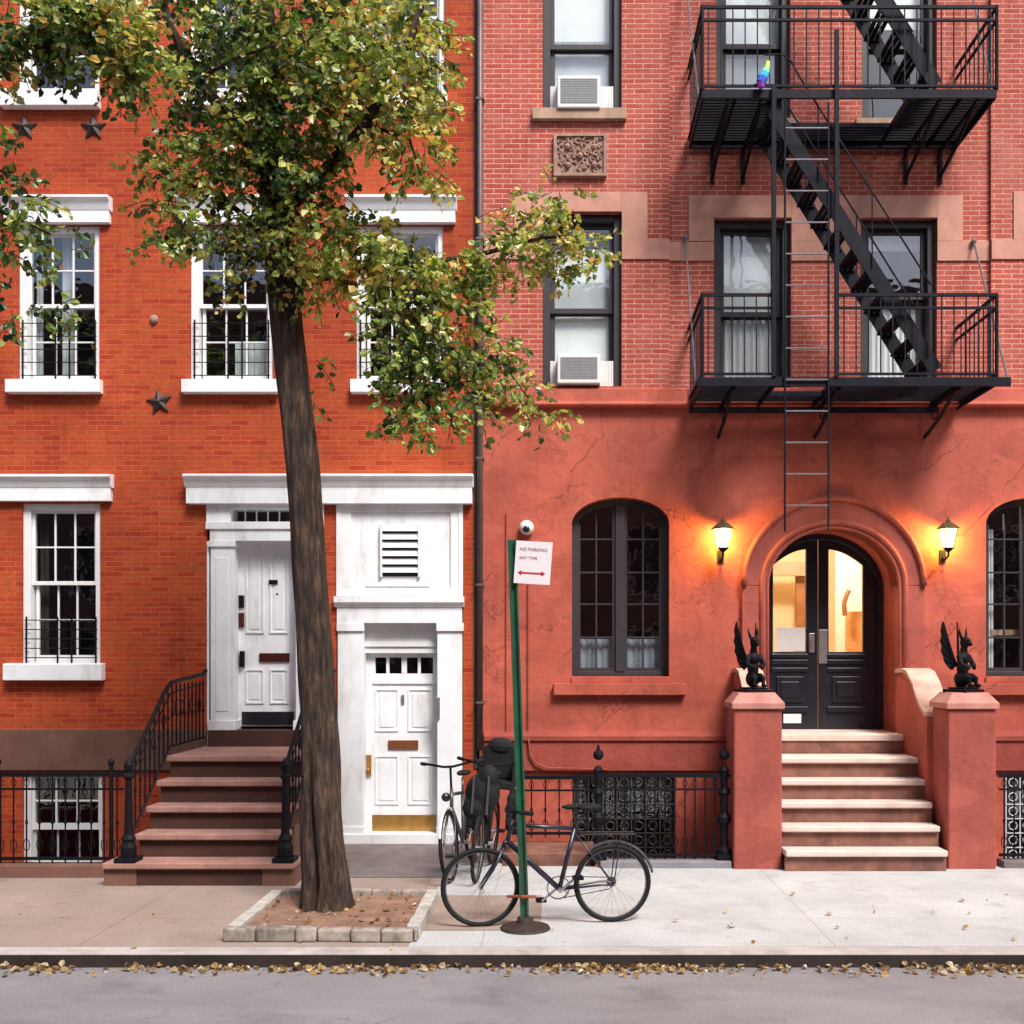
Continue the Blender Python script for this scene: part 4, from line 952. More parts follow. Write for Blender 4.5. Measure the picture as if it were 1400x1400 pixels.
# ================================================================ FIRE ESCAPE
FE = thing('fire_escape', (3.05, -.6, 3.4), 'black iron fire escape with two balconies, stairs and a drop ladder', 'fire escape')
YN = -1.1; XA, XB = 1.52, 4.58
ZU, ZL = 8.02, 5.03
M = M_ironF
def balcony(zf, front, hole, brk):
    pf = MB()
    for y in (YN, -.04+CY): pf.box(XA, XB, y-.006, y+.02, zf-.09, zf)
    pf.box(XA-.0, XA+.02, YN+.02, CY-.04, zf-.09, zf).box(XB-.02, XB, YN+.02, CY-.04, zf-.09, zf)
    y = YN+.05
    while y < -.02:
        a, b = XA+.02, XB-.02
        if hole and y < hole[2]:
            pf.box(a, hole[0], y, y+.034, zf-.02, zf); pf.box(hole[1], b, y, y+.034, zf-.02, zf)
        else: pf.box(a, b, y, y+.034, zf-.02, zf)
        y += .06
    for x in (XA+.35, XA+.9, XB-.9, XB-.35) if not hole else (XA+.35, hole[0]-.02, hole[1], XB-.35): pf.box(x, x+.02, YN+.02, CY-.04, zf-.08, zf-.021)
    if hole: pf.box(hole[0], hole[1], hole[2], hole[2]+.03, zf-.06, zf-.021)
    obj('platform', pf, M, FE)
    r = MB(); zt = zf+.855
    for a, b in front:
        for z, q in ((zt, .016), (zt-.135, .012), (zf+.035, .012)): r.box(a, b, YN-.012, YN+.012, z-q, z+q)
    for x in (XA, XB):
        for z, q in ((zt, .016), (zt-.135, .012), (zf+.035, .012)): r.box(x-.012, x+.012, YN+.0125, CY-.002, z-q, z+q)
        r.tube([(x, YN, zf), (x, YN, zt+.015)], .02, 8)
        sg = 1 if x == XA else -1
    rl = obj('railing', r, M, FE)
    xs = []
    for a, b in front:
        n = max(1, round((b-a)/.128)); xs += [a+(b-a)*(k+.5)/n for k in range(n)]
    for x in xs: obj('baluster', MB().box(x-.006, x+.006, YN-.006, YN+.006, zf+.02, zt-.01), M, rl)
    for x in (XA, XB):
        for k in range(8): y = YN+(k+.7)*.13; obj('baluster', MB().box(x-.006, x+.006, y-.006, y+.006, zf+.02, zt-.01), M, rl)
    for x in brk:
        zz = zf-.41; m = MB()
        m.tube([(x, YN+.08, zf-.09), (x, -.45, zf-.3), (x, CY-.02, zz)], .02, 6).box(x-.02, x+.02, CY-.03, CY-.002, zz-.08, zf).box(x-.015, x+.015, YN+.02, CY-.03, zf-.13, zf-.091)
        m.tube([(x, -.35+.1*math.cos(t), zf-.2+.07*math.sin(t)) for t in [i*math.pi/5 for i in range(11)]], .008, 5)
        obj('bracket', m, M, FE)
balcony(ZU, [(XA, XB)], (2.36, 3.69, -.42), [1.79, 2.14, 4.0, 4.39])
balcony(ZL, [(XA, 2.27), (2.93, XB)], (2.3, 2.9, -.55), [1.85, 2.95, 4.2])
# lower balcony's deeper edge channel
obj('edge_beam', MB().box(XA-.06, XB+.14, YN-.03, YN-.007, ZL-.1, ZL-.005).box(XA-.02, XB-.3, -.2, -.14, ZL-.16, ZL-.1), M, FE, bevel=.004)
# posts
for x, za, zb in ((2.257, ZL, 8.05), (2.91, ZL, 8.62)): obj('post', MB().box(x-.022, x+.022, YN-.05, YN-.013, za, zb), M, FE)
def flight(zoff):
    a = Vector((2.21, 0, 7.93+zoff)); b = Vector((3.97, 0, 5.12+zoff)); d = (b-a).normalized(); nrm = Vector((-d.z, 0, d.x))
    if nrm.z < 0: nrm = -nrm
    T = MB()
    for y in (-1.03, -.47):
        h = .075; q = [a+nrm*h, b+nrm*h, b-nrm*h, a-nrm*h]
        T.prism_y([(v.x, v.z) for v in q], y-.01, y+.01)
    st = obj('stair', T, M, FE)
    n = 12
    for k in range(n):
        c = a+(b-a)*(k+.6)/n; t = MB()
        for j in (-1, 0, 1): t.box(c.x-.03+j*.06, c.x+.014+j*.06, -1.019, -.481, c.z-.01, c.z+.012)
        t.box(c.x-.1, c.x+.1, -1.019, -1.0, c.z-.04, c.z-.011).box(c.x-.1, c.x+.1, -.5, -.481, c.z-.04, c.z-.011)
        obj('tread', t, M, st)
    h = MB()
    for y in (-1.05, -.45):
        up = Vector((0, y, .76)); s0 = a+(b-a)*.16; s1 = a+(b-a)*.97
        h.tube([Vector((s0.x-.32, y, s0.z+.93)), Vector((s0.x-.12, y, s0.z+.93)), Vector((s0.x-.03, y, s0.z+.85)), s0+Vector((.05, y, .70)), s1+Vector((0, y, .8))], .011, 6)
        for f in (.3, .62, .95):
            c = a+(b-a)*f; h.tube([c+Vector((0, y, 0)), c+Vector((0, y, .79))], .008, 5)
    obj('handrail', h, M, st)
flight(0); flight(ZU-ZL)
ld_ = MB(); lx0, lx1, ly = 2.37, 2.82, YN-.05
for x in (lx0, lx1): ld_.tube([(x, ly, 3.42), (x, ly, 7.86)], .0115, 6)
dl = obj('drop_ladder', ld_, M, FE)
M_rung = plain('lit_rung', (.2,.18,.2), .4, .2, 20, .1, metal=.4)  # greyer than the dark ladder iron: light on the rungs painted in
k = 0; z = PZ(691, ly)
while z < 7.8: obj('rung', MB().tube([(lx0, ly, z), (lx1, ly, z)], .0095, 6), M_rung, dl); z += 43*(D0+ly)/F
for p, q in (((1.475, -.0, 6.9), (1.47, -.95, 5.03)), ((4.76, -.0, 6.86), (4.70, -1.08, 5.03)), ((1.475, 0, 9.9), (1.5, -.95, 8.02)), ((4.7, 0, 9.9), (4.6, -.95, 8.02))):
    obj('tie_rod', MB().tube([p, q], .011, 6).ball(p, .035, 8), M_rung, FE)
# rainbow pinwheel on the balcony
T = thing('rainbow_flag', P(1047, 125, -1.16), 'small rainbow coloured windsock tied to the upper fire escape rail', 'flag')
cols = [(.8,.75,.1), (.25,.6,.3), (.02,.4,.6), (.05,.12,.6), (.35,.05,.5)]
pts = [(1050, 84), (1049, 92), (1046, 99), (1043, 106), (1040, 113), (1041, 120)]; rad = [.018, .03, .045, .055, .05, .03]
for k, c in enumerate(cols):
    obj('stripe', MB().tube([P(*pts[k], -1.16), P(*pts[k+1], -1.16)], [rad[k], rad[k+1]], 8), plain('flag_colour_%d' % k, c, .7, .05, 5, 0), T)

# ================================================================ STREET: sign post
T = thing('sign_post', P(716, 1268, -3.95), 'leaning green steel sign post with a white parking sign beside the bicycle', 'sign post')
b0 = Vector((PX(718, -3.95), -3.95, 0)); t0 = Vector((PX(700, -3.95), -3.95, PZ(738, -3.95)))
ch = MB(); w = .034
dd = (t0-b0)
for s0, s1, ya, yb in ((-w, w, .0, .006), (-w, -w+.014, -.03, .0), (w-.014, w, -.03, .0)):
    ch.add([b0+Vector((s0,ya,0)), b0+Vector((s1,ya,0)), b0+Vector((s1,yb,0)), b0+Vector((s0,yb,0)), t0+Vector((s0,ya,0)), t0+Vector((s1,ya,0)), t0+Vector((s1,yb,0)), t0+Vector((s0,yb,0))],
           [(0,3,2,1),(4,5,6,7),(0,1,5,4),(1,2,6,5),(2,3,7,6),(3,0,4,7)])
obj('post', ch, M_green, T)
fb = MB().lathe([(.2,0),(.19,.02),(.12,.035),(.07,.05),(.06,.09),(.02,.1)], (b0.x, -3.94, 0), 16); obj('post_base', fb, plain('rust_black_base', (.03,.018,.015), .7, .5, 15, .4), T)
# sign plate, slightly turned and tilted
sw, sh = .30, .33; Ms = Matrix.Translation(P(702, 797, -3.99)) @ Matrix.Rotation(R(4), 4, 'Y') @ Matrix.Rotation(R(-8), 4, 'Z')
sg = obj('sign', MB().box(0, sw*.95, -.0015, .0015, 0, sh).xf(Ms), plain('sign_white', (.78,.72,.74), .35, .04, 5, 0), T, bevel=.001)
M_red = plain('sign_red', (.5,.03,.04), .4, .05, 5, 0)
am = MB().box(.045, .22, -.004, -.002, .078, .09).prism_y([(.028,.084),(.058,.104),(.058,.064)], -.004, -.002).prism_y([(.245,.084),(.212,.104),(.212,.064)], -.004, -.002)
obj('arrow', am.xf(Ms), M_red, sg)
def text(body, size, M4, mat, par, name='lettering', z=.0):
    c = bpy.data.curves.new(name, 'FONT'); c.body = body; c.size = size; c.extrude = .0008
    o = bpy.data.objects.new(name, c); COL.objects.link(o); dg = bpy.context.evaluated_depsgraph_get()
    me = bpy.data.meshes.new_from_object(o.evaluated_get(dg)); bpy.data.objects.remove(o)
    mb = MB(); mb.add([v.co for v in me.vertices], [list(p.vertices) for p in me.polygons]); mb.xf(M4)
    return obj(name, mb, mat, par)
Rt = Matrix.Rotation(R(90), 4, 'X')
text('NO PARKING', .036, Ms @ Matrix.Translation((.03, -.003, .255)) @ Rt, plain('sign_ink', (.3,.12,.16), .5, 0, 5, 0), sg)
text('ANY TIME', .032, Ms @ Matrix.Translation((.03, -.003, .19)) @ Rt, plain('sign_ink_2', (.3,.12,.16), .5, 0, 5, 0), sg)

# ================================================================ BICYCLES
M_rim = plain('dull_rim', (.16,.15,.15), .45, .2, 20, .02, metal=.5)
M_fend = plain('grey_fender', (.12,.115,.12), .35, .2, 20, .02, metal=.5)
def wheel(par, c, r, Mx, spokes=True, name='wheel', tw=.019):
    t = MB(); n = 40
    ring = lambda q, m: [Vector((c[0]+q*math.cos(2*math.pi*k/m), 0, c[1]+q*math.sin(2*math.pi*k/m))) for k in range(m+1)]
    t.tube(ring(r-tw, n), tw, 8, cap=False); o = obj(name, t.xf(Mx), M_rubber, par, smooth=True)
    obj('rim', MB().tube(ring(r-tw*2.1, n), .007, 6, cap=False).xf(Mx), M_rim, o, smooth=True)
    s = MB()
    for k in range(28):
        a = 2*math.pi*k/28; y = .025*(1 if k % 2 else -1); hb = a+.5*(1 if k % 4 < 2 else -1)
        s.tube([Vector((c[0]+.02*math.cos(hb), y, c[1]+.02*math.sin(hb))), Vector((c[0]+(r-tw*2.4)*math.cos(a), 0, c[1]+(r-tw*2.4)*math.sin(a)))], .0011, 3)
    obj('spokes', s.xf(Mx), M_rim, o)
    obj('hub', MB().tube([(c[0], -.04, c[1]), (c[0], .04, c[1])], .018, 10).xf(Mx), M_alu, o)
    return o
def bicycle(loc, rot, label, frame_m, r=.33, wb=1.04, lean=0, extras=(), saddle_z=.95, bar_z=1.0, drop=False):
    T = thing('bicycle', loc, label, 'bicycle')
    Mx = Matrix.Translation(loc) @ Matrix.Rotation(R(rot), 4, 'Z') @ Matrix.Rotation(R(lean), 4, 'X')
    # local: +x forward, rear axle at x=0
    A = lambda x, z, y=0: Vector((x, y, z))
    bb = A(.43, .28); st = A(.31, .76); hd = A(wb-.24, .80); hb = A(wb-.20, .68); ra = A(0, r); fa = A(wb, r)
    f = MB().tube([bb, st], .019, 8).tube([st, hd], .018, 8).tube([bb, hb], .022, 8).tube([hb+A(-.01,-.01), hd+A(-.012,.05)], .019, 8)
    for s in (-1, 1):
        f.tube([bb+A(0,0,s*.02), A(.1, r, s*.055), ra+A(0,0,s*.06)], .009, 6).tube([st+A(0,-.03,s*.01), ra+A(0,0,s*.06)], .007, 6)
    f.tube([st, A(.27, saddle_z-.04)], .013, 8)
    obj('frame', f.xf(Mx), frame_m, T, smooth=True)
    fk = MB().tube([hb+A(0,.0), hb+A(.02,-.05)], .02, 8)
    for s in (-1, 1): fk.tube([hb+A(.02,-.05,s*.03), A(wb-.09, r+.14, s*.05), fa+A(-.03,.05,s*.05), fa+A(0,0,s*.05)], [.012,.012,.009,.008], 6)
    obj('fork', fk.xf(Mx), frame_m, T, smooth=True)
    wheel(T, (0, r), r, Mx, name='wheel'); wheel(T, (wb, r), r, Mx, name='wheel')
    sd_ = MB(); sd_.ball((.2, 0, saddle_z), (.11,.075,.03), 12).ball((.32, 0, saddle_z+.003), (.1,.03,.022), 10); obj('saddle', sd_.xf(Mx), M_rubber, T, smooth=True)
    h = MB(); top = hd+A(-.03, bar_z-.8); h.tube([hd, top], .012, 8).tube([top, top+A(.07,.01)], .013, 8); k = top+A(.07,.01)
    if drop: h.tube([k+A(-.02,0,-.21), k+A(.05,0,-.2), k+A(.0,.0,-.05), k+A(0,0,.05), k+A(.05,0,.2), k+A(-.02,0,.21)], .012, 8)
    else: h.tube([k+A(-.14,.03,-.3), k+A(-.04,.03,-.2), k+A(0,0,-.05), k+A(0,0,.05), k+A(-.04,.03,.2), k+A(-.14,.03,.3)], .012, 8)
    hbm = obj('handlebar', h.xf(Mx), M_iron, T, smooth=True)
    g = MB()
    for s in (-1, 1): g.tube([k+A(-.17,.03,s*.31), k+A(-.08,.03,s*.25)], .018, 8)
    obj('grip', g.xf(Mx), M_rubber, hbm)
    cr = MB().tube([bb+A(0,0,-.05), bb+A(0,0,.05)], .02, 10)
    ringp = [Vector((bb.x+.09*math.cos(q), -.045, bb.z+.09*math.sin(q))) for q in [i*math.pi/12 for i in range(25)]]
    cr.tube(ringp, .006, 5, cap=False).tube([bb+A(-.07,-.04,-.045), bb+A(.07,.04,-.045)], .006, 5)
    cr.tube([bb+A(0,0,-.055), bb+A(.13,-.11,-.065)], .01, 6).tube([bb+A(0,0,.055), bb+A(-.13,.11,.065)], .01, 6)
    ck = obj('crank', cr.xf(Mx), M_alu, T)
    pd = MB().box(bb.x+.09, bb.x+.17, -.15, -.075, bb.z-.125, bb.z-.1).box(bb.x-.17, bb.x-.09, .075, .15, bb.z+.1, bb.z+.125); obj('pedal', pd.xf(Mx), M_iron, ck)
    chn = MB().tube([(bb.x, -.045, bb.z+.09), (.0, -.045, r+.035)], .004, 4).tube([(bb.x, -.045, bb.z-.09), (.02, -.045, r-.06), (-.01, -.045, r-.03)], .004, 4).tube([(0,-.05,r),(0,-.035,r)], .04, 12)
    obj('chain', chn.xf(Mx), M_star, T)
    if 'fender' in extras:
        fn = MB()
        pts = [Vector(((r+.02)*math.cos(a), 0, r+(r+.02)*math.sin(a))) for a in [R(55+i*8) for i in range(15)]]
        fn.tube(pts, .011, 6); obj('fender', fn.xf(Mx), M_fend, T)
        rk = MB().tube([(.27,-.05,.72),(-.18,-.05,.71)], .006, 5).tube([(.27,.05,.72),(-.18,.05,.71)], .006, 5).tube([(-.05,-.06,.71),(0,-.06,r)], .005, 5).tube([(-.05,.06,.71),(0,.06,r)], .005, 5)
        for q in range(4): rk.tube([(.15-.1*q,-.05,.715),(.15-.1*q,.05,.715)], .005, 4)
        obj('rack', rk.xf(Mx), M_star, T)
    if 'front_fender' in extras:
        obj('headlamp', MB().ball((wb-.02, 0, .80), .045, 10).xf(Mx), M_black, T)
        fw_ = MB().tube([Vector((wb+(r+.02)*math.cos(a), 0, r+(r+.02)*math.sin(a))) for a in [R(20+i*10) for i in range(13)]], .018, 6)
        obj('fender', fw_.xf(Mx), M_plastic, T)
    if 'child_seat' in extras:
        b = MB().box(-.13, .13, -.17, .17, .78, .86).box(-.15, -.09, -.17, .17, .86, 1.2).box(-.14, .12, -.19, -.16, .84, 1.1).box(-.14, .12, .16, .19, .84, 1.1).ball((-.12, 0, 1.2), (.06,.15,.09))
        for s in (-1, 1): b.box(-.02, .12, s*.19, s*.15, .42, .86).box(.1, .16, s*.2, s*.14, .42, .5)
        obj('child_seat', b.xf(Mx), M_rubber, T, bevel=.02)
        bg_ = MB().ball((wb-.04, 0, .84), (.12,.17,.2), 16).ball((wb-.02, .05, 1.0), (.09,.1,.12), 12).ball((wb-.0, -.06, .7), (.1,.12,.12), 12)
        bo = obj('handlebar_bag', bg_.xf(Mx), M_rubber, T); rm = bo.modifiers.new('remesh', 'REMESH'); rm.mode = 'VOXEL'; rm.voxel_size = .015; rm.use_smooth_shade = True
        obj('bag_strap', MB().box(wb+.085, wb+.1, -.08, -.06, .66, 1.02).box(wb+.085, wb+.1, .06, .08, .66, 1.02).xf(Mx), M_fend, bo)
        for ya, yb in ((-.27, -.13), (.13, .27)): obj('pannier', MB().box(-.2, .14, ya, yb, .36, .74).xf(Mx), M_rubber, T, bevel=.03)
        obj('headlamp', MB().ball((wb-.1, 0, .72), .04, 10).xf(Mx), M_alu, T)
    return T
ra_ = P(837, 1262, -3.72); ra_.z = 0
fa_ = P(657, 1262, -3.88); fa_.z = 0
wb = (fa_-ra_).length
bicycle(ra_, math.degrees(math.atan2(fa_.y-ra_.y, fa_.x-ra_.x)), 'dark blue and rust bicycle chained broadside to the green sign post', M_blueF, r=.315, wb=wb, lean=-2, extras=('fender',), saddle_z=.93, bar_z=.9)
bicycle((PX(650,-1.0), -1.15, 0), -98, 'grey city bicycle with white front fender beside the service door', M_fend, r=.34, wb=1.02, lean=4, extras=('front_fender',), bar_z=1.06)
bicycle((PX(674,-.9), -1.2, 0), -95, 'black bicycle loaded with child seat and panniers behind the sign post', M_iron, r=.33, wb=1.0, lean=-4, extras=('child_seat',), bar_z=1.08)
T = obj('bike_lock', MB().tube([(b0.x-.14,-3.88,.24),(b0.x-.02,-3.99,.26),(b0.x+.06,-3.98,.26),(b0.x+.08,-3.93,.25),(b0.x-.02,-3.86,.235),(b0.x-.14,-3.88,.24)], .012, 6), plain('lock_red', (.3,.07,.03), .4, .2, 10, 0))
tag(T, 'rusty red bicycle lock looped round the foot of the green sign post', 'lock')

# ================================================================ TREE BED
T = thing('tree_bed', (PX(440, -3.6), -3.6, 0), 'low granite edged tree bed with packed brown soil', 'tree bed')
bx0, bx1, by0, by1 = PX(303, -4.36), PX(571, -4.36), -4.36, -2.9
obj('soil', MB().box(bx0+.1, bx1-.1, by0+.1, by1-.1, .001, .06), M_soil, T)
rr = random.Random(5); x = bx0
while x < bx1-.02:
    w = min(rr.uniform(.16, .3), bx1-x); j = rr.uniform(-.012, .012)
    obj('edging_stone', MB().box(x+.004, x+w-.004, by0+j, by0+.1+j, .001, .1+rr.uniform(-.008,.006)), M_granite, T, bevel=.014); x += w
y = by0+.11
for xx, mm in ((bx0, M_granL), (bx1-.1, M_granL)):
    y = by0+.12
    while y < by1-.02:
        w = min(rr.uniform(.25,.5), by1-y); obj('edging_stone', MB().box(xx, xx+.1, y, y+w-.006, .001, .095+rr.uniform(-.006,.005)), mm, T, bevel=.01); y += w
x = bx0+.1
while x < bx1-.12:
    w = min(rr.uniform(.2,.4), bx1-.1-x); obj('edging_stone', MB().box(x+.003, x+w-.003, by1-.1, by1, .001, .1+rr.uniform(-.008,.006)), M_granite, T, bevel=.012); x += w

# ================================================================ TREES
import numpy as np
def leaves(mb_name, centers, mat, parent, rng, size=.05, kind=None):
    """centers: list of (pos, outward dir, tint); one folded leaf each"""
    n = len(centers); V = np.zeros((n*6, 3)); t = np.zeros(n*6, dtype=np.float32); faces = []
    for i, (p, d, ti) in enumerate(centers):
        s = size*(.55+.8*rng.random()**1.3)
        d = Vector(d).normalized(); u = Vector((rng.gauss(0,1), rng.gauss(0,1)-.5, rng.gauss(0,1)+.9)); nn = (u-d*u.dot(d)); nn.normalize(); sd_ = d.cross(nn)
        c = Vector(p); fold = rng.uniform(.05, .3)*s; w = s*rng.uniform(.42,.55)
        pts = [c, c+d*s*.35+sd_*w+nn*fold, c+d*s*.85+sd_*w*.62+nn*fold, c+d*s*1.1, c+d*s*.85-sd_*w*.62+nn*fold, c+d*s*.35-sd_*w+nn*fold]
        V[i*6:i*6+6] = pts; t[i*6:i*6+6] = ti
        a = i*6; faces += [(a, a+1, a+2, a+3), (a, a+3, a+4, a+5)]
    org = V.mean(axis=0); org[2] = V[:,2].min()
    me = bpy.data.meshes.new(mb_name); me.from_pydata((V-org).tolist(), [], faces); me.update()
    at = me.attributes.new('tint', 'FLOAT', 'POINT'); at.data.foreach_set('value', t)
    me.materials.append(mat); o = bpy.data.objects.new(mb_name, me); COL.objects.link(o); WL[o] = Vector(org)
    if parent: o.parent = parent; o.location = Vector(org)-WL[parent]
    else: o.location = org
    if kind: o['kind'] = kind
    return o
def foliage(T, clumps, rng, twig_mb, density=1., yellow=.0):
    L = []
    for (px, py, rx, ry, y, n, yl) in clumps:
        c = P(px, py, y); k = (D0+y)/F; ax = (rx*k, min(rx, ry)*k*1.1+.06, ry*k)
        for i in range(int(n*density)):
            while True:
                q = Vector((rng.uniform(-1,1), rng.uniform(-1,1), rng.uniform(-1,1)))
                if q.length <= 1: break
            st = c+Vector((q.x*ax[0], q.y*ax[1], q.z*ax[2]))
            d = Vector((q.x*.8+rng.gauss(0,.35), q.y*.5+rng.gauss(0,.35), -.25+q.z*.3+rng.gauss(0,.3))).normalized()
            ln = rng.uniform(.12, .26); m = rng.randint(6, 10); e = st+d*ln+Vector((0,0,-.03))
            if rng.random() < .8: twig_mb.tube([st, (st+e)/2+Vector((0,0,.01)), e], .0035, 3, cap=False)
            tt = rng.gauss(.34+yl*1.3, .2)  # clump offset tints the right as sunlit, the inner crown as shaded
            for j in range(m):
                f = (j+.5)/m; p = st+(e-st)*f
                ld__ = Vector((rng.gauss(0,.8), rng.gauss(0,.8), rng.gauss(-.35,.6)))+d*.5
                ti = tt+rng.gauss(0, .1)
                if rng.random() < .035: ti = rng.uniform(.85, 1)
                L.append((p+ld__*.012, ld__, min(1, max(0, ti))))
    return L
rng = random.Random(11)
T = thing('street_tree', (PX(446, -3.46), -3.46, .05), 'leafy street tree with leaning dark trunk in the granite edged bed', 'tree')
ty = -3.46
tr = [(446,1256,.235),(446,1240,.205),(446,1205,.19),(441,1150,.172),(438,1080,.158),(437,1000,.148),(432,900,.139),(425,800,.134),(418,700,.133),(409,600,.132),(399,500,.13),(388,400,.127),(380,320,.118),(372,220,.105),(366,120,.09),(362,0,.075),(365,-120,.055)]
def trunk_mesh(pts, seg=64):
    mb = MB(); vs = []; fs = []
    for i, (px, py, r) in enumerate(pts):
        c = P(px, py, ty)
        for k in range(seg):
            a = 2*math.pi*k/seg; q = r*(1+.05*math.sin(3*a+i*.4)+.035*math.sin(7*a-i*.7))
            g = math.exp(-((a-R(250)+.04*math.sin(i*.5))/.15)**2)*max(0, min(1, (py-1000)/110))+.35*math.exp(-((a-R(292))/.12)**2)*max(0, min(1, (py-1050)/110))   # long groove low on the street side
            q *= 1-.5*g
            q *= 1+.22*max(0, (py-1205)/50)*abs(math.sin(2.5*a+.6))**1.5; q *= 1+.02*math.sin(17*a+i*.55)+.016*math.sin(29*a-i*.4)
            vs.append(c+Vector((q*math.cos(a), q*math.sin(a), 0)))
    n = len(pts)
    for i in range(n-1):
        for k in range(seg): a = i*seg+k; b = i*seg+(k+1)%seg; fs.append((a, b, b+seg, a+seg))
    fs.append(tuple(range((n-1)*seg, n*seg)))
    return mb.add(vs, fs)
# densify the trunk profile
td = []
for i in range(len(tr)-1):
    for k in range(4):
        f = k/4; td.append(tuple(tr[i][j]*(1-f)+tr[i+1][j]*f for j in range(3)))
td.append(tr[-1])
trunk = obj('trunk', trunk_mesh(td), M_bark, T, smooth=True)
br = [  # limbs: list of (px, py, y), r0, r1
 ([(388,400,ty),(420,385,-3.5),(470,372,-3.6),(560,362,-3.7),(650,350,-3.75),(740,325,-3.8),(800,322,-3.85)], .045, .008),
 ([(560,362,-3.7),(600,410,-3.85),(610,470,-3.9),(590,540,-3.95)], .02, .005),
 ([(640,352,-3.75),(670,430,-3.6),(690,500,-3.5),(730,555,-3.5)], .016, .004),
 ([(378,300,ty),(430,250,-3.8),(500,170,-4.),(560,60,-4.1),(590,-40,-4.1)], .06, .02),
 ([(374,240,ty),(330,180,-3.7),(270,110,-3.9),(230,30,-4.),(210,-60,-4.)], .06, .02),
 ([(384,350,ty),(340,300,-3.7),(290,260,-3.8),(240,250,-3.9),(215,240,-3.9)], .03, .006),
 ([(290,260,-3.8),(255,300,-3.9),(240,330,-3.9)], .014, .005),
 ([(366,150,ty),(440,90,-3.),(500,10,-2.8)], .05, .02), ([(366,120,ty),(300,60,-3.),(260,-60,-2.9)], .05, .02),
 ([(500,170,-4.),(560,190,-4.1),(575,240,-4.1)], .018, .005), ([(470,372,-3.6),(490,340,-3.8),(520,320,-4)], .014, .005),
 ([(270,110,-3.9),(320,80,-4.2),(380,60,-4.4)], .02, .006)]
for pts, a, b in br: obj('limb', MB().tube([P(*q) for q in pts], a, 8, r1=b), M_bark, T, smooth=True)
cl = [(300,40,95,70,-3.8,150,-.08),(410,40,80,80,-4.0,150,.05),(520,40,75,70,-4.1,150,.2),(585,70,25,60,-4.,40,.22),(310,150,70,60,-3.7,110,-.12),
 (400,150,75,70,-3.9,150,-.05),(490,135,70,60,-4.1,130,.14),(565,130,45,60,-4.1,70,.2),(570,205,28,45,-4.1,45,.12),(350,230,50,70,-3.8,110,-.14),(420,230,50,55,-3.9,80,.02),
 (275,215,55,32,-3.9,55,.1),(225,225,32,22,-3.9,26,.18),(240,285,28,40,-3.9,38,.1),(235,330,20,22,-3.9,16,.05),(300,320,45,25,-3.8,40,.08),(360,330,45,50,-3.6,70,-.02),(322,380,12,24,-3.7,10,.1),
 (430,320,55,45,-3.8,80,.15),(430,380,45,22,-3.7,40,.12),(500,330,50,35,-3.8,60,.14),(560,360,55,35,-3.9,70,.14),(620,375,50,30,-3.8,55,.15),(680,355,40,28,-3.8,42,.17),
 (740,330,45,28,-3.8,44,.18),(800,330,32,14,-3.85,18,.2),(765,275,28,26,-3.85,22,.16),(700,290,22,25,-3.8,10,.12),(760,372,25,10,-3.8,10,.15),
 (545,430,45,38,-3.9,55,.02),(600,430,55,45,-3.85,75,.06),(590,490,60,42,-3.9,80,-.02),(560,520,30,45,-3.9,45,-.08),(580,568,16,30,-3.95,18,.06),(615,540,30,30,-3.9,24,.04),(545,570,20,14,-3.95,10,.08),
 (665,480,35,25,-3.7,36,.08),(700,525,38,22,-3.6,34,.12),(740,560,30,9,-3.5,12,.2),(655,555,16,14,-3.7,10,.1),(480,395,20,14,-3.7,8,.1),(610,245,8,5,-4,2,.2),(427,480,6,20,-3.5,3,-.1),(425,540,6,10,-3.5,3,-.1),(330,100,80,60,-2.9,90,-.1),(460,70,80,60,-2.9,90,0),
 (350,-60,140,60,-3.8,140,0),(500,-60,110,60,-3.8,120,.1),(220,-20,40,35,-3.9,30,.05)]
tw = MB(); L = foliage(T, cl, rng, tw, .92)
obj('twigs', tw, M_bark, T, kind='stuff'); leaves('crown', L, M_leaf, T, rng, .055)
print('leaves', len(L))

T = thing('street_tree', P(-420, 1262, -4.0), 'second street tree whose branches reach in from the left edge', 'tree')
ty2 = -4.0
obj('trunk', MB().tube([P(-420,1262,ty2), P(-415,900,ty2), P(-400,500,ty2), P(-380,150,ty2), P(-350,-200,ty2)], [.24,.2,.17,.13,.08], 14), M_bark, T, smooth=True)
for pts, a, b in [([(-385,230,ty2),(-250,100,-4.2),(-100,50,-4.4),(30,40,-4.5),(140,60,-4.6),(190,90,-4.6)], .07, .008), ([(-395,420,ty2),(-250,330,-4.3),(-120,300,-4.5),(-20,280,-4.6),(70,320,-4.6)], .045, .005),
                  ([(-120,300,-4.5),(-60,350,-4.6),(10,390,-4.6)], .018, .004), ([(30,40,-4.5),(60,60,-4.6),(100,100,-4.6)], .02, .005)]:
    obj('limb', MB().tube([P(*q) for q in pts], a, 8, r1=b), M_bark, T, smooth=True)
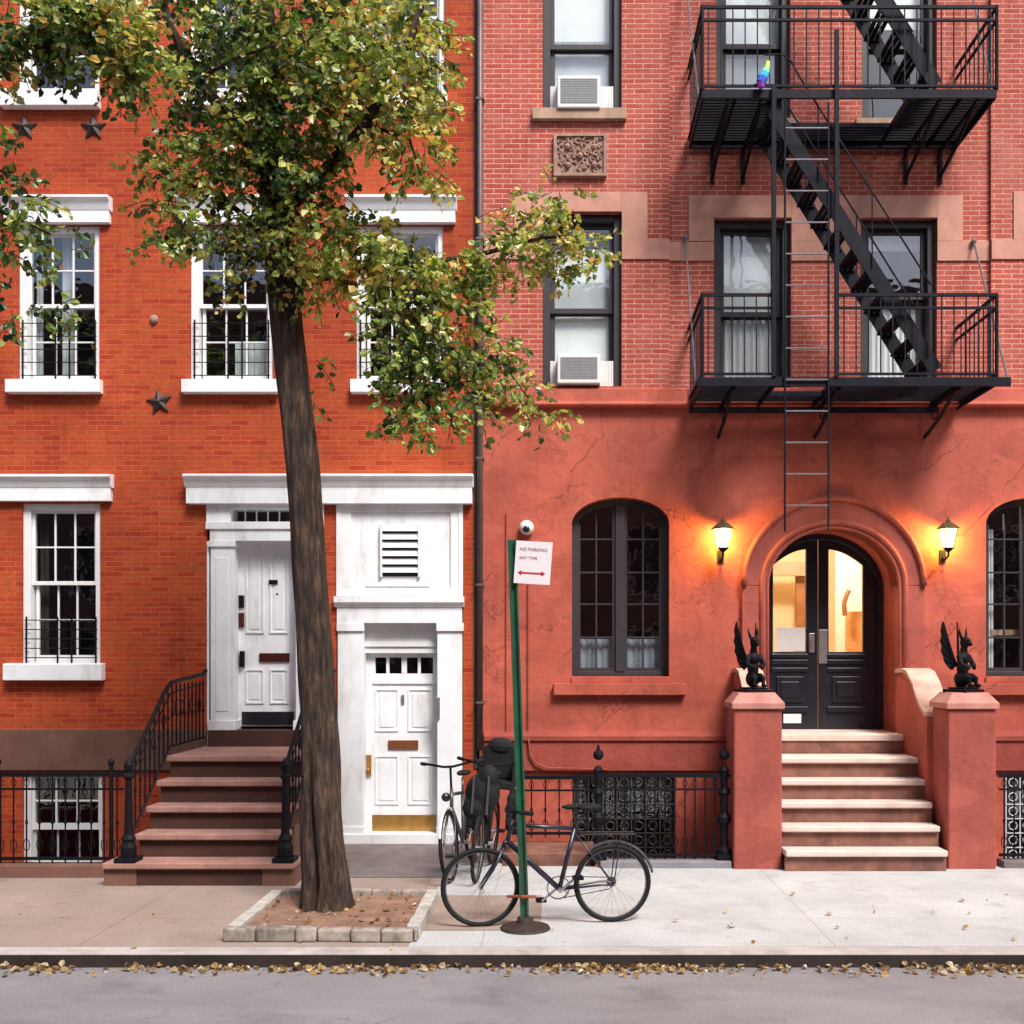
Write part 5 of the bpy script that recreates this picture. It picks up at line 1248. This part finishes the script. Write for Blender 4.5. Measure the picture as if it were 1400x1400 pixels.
cl = [(20,35,75,42,-4.5,90,-.1),(95,60,60,34,-4.5,60,-.14),(110,20,60,35,-4.6,70,.06),(165,50,45,38,-4.6,60,.14),(200,90,35,26,-4.6,40,.14),(170,15,35,20,-4.6,28,.3),(165,105,30,16,-4.6,20,-.08),(25,85,30,14,-4.5,12,.15),
 (8,235,16,50,-4.6,16,-.1),(25,280,32,18,-4.6,20,.0),(60,320,28,18,-4.6,8,-.1),(90,350,20,12,-4.6,4,-.1),(5,330,16,40,-4.6,10,-.1),(15,410,30,30,-4.6,12,-.15),(60,425,45,10,-4.6,8,-.05),
 (-120,60,140,80,-4.4,150,-.1),(-90,300,90,60,-4.5,60,-.1),(-330,60,180,160,-4.,200,0)]
tw = MB(); L = foliage(T, cl, rng, tw, .92)
obj('twigs', tw, M_bark, T, kind='stuff'); leaves('crown', L, M_leaf, T, rng, .055)
print('leaves', len(L))

# ================================================================ fallen leaves
L = []
for i in range(2500):
    r = rng.random()
    x = rng.uniform(-8, 8)
    if r < .95:
        y = KY-.03-abs(rng.gauss(0, .085)); z = -.096+rng.random()*.02
        if rng.random() > .6+.4*math.sin(x*2.7+math.sin(x*7))  : continue
    elif r < .95: y = rng.uniform(-6.2, KY-.1); z = -.094
    elif r < .97: y = rng.uniform(KY+.02, -2.4); z = .012
    else: x = rng.uniform(bx0+.1, bx1-.1); y = rng.uniform(by0+.1, by1-.1); z = .066
    L.append(((x, y, z), (rng.gauss(0,1), rng.gauss(0,1), rng.uniform(0,.35)), rng.random()))
o = leaves('leaf_litter', L, M_litter, None, rng, .042, kind='stuff')
o['label'] = 'dry yellow and tan leaves fallen along the kerb and gutter'; o['category'] = 'fallen leaves'

# ================================================================ houses across the street, behind the viewer (mirrored in the panes)
OB = thing('opposite_building', (0, -18, 0), 'brown brick building across the street, mirrored in the window panes', 'building')
hs = []
for fl in range(4):
    for k in range(-9, 10): hs.append((k*2.6-.55, k*2.6+.55, 1.+fl*2.9, 2.9+fl*2.9))
wl = MB().wall(-26, 26, 0, 12.2, -18.3, .3, hs); wl.box(-26, 26, -26, -25.7, 0, 12.2).box(-26, 26, -26, -18, 12.2, 12.6)
obj('wall', wl, M_brickO, OB)
proto = None
for a, b, c, d in hs:
    if proto is None:
        w = obj('window', sash(MB(), a, b, c, d, -18.15, -18.1, 2, 2, .07, .08), M_white2, OB)
        g = obj('pane', pane(a+.05, b-.05, c+.05, d-.05, -18.2), M_dark, w); proto = (w, g, Vector((a, 0, c)))
    else:
        w = proto[0].copy(); COL.objects.link(w); w.parent = OB; w.location = proto[0].location+Vector((a, 0, c))-proto[2]
        g = proto[1].copy(); COL.objects.link(g); g.parent = w
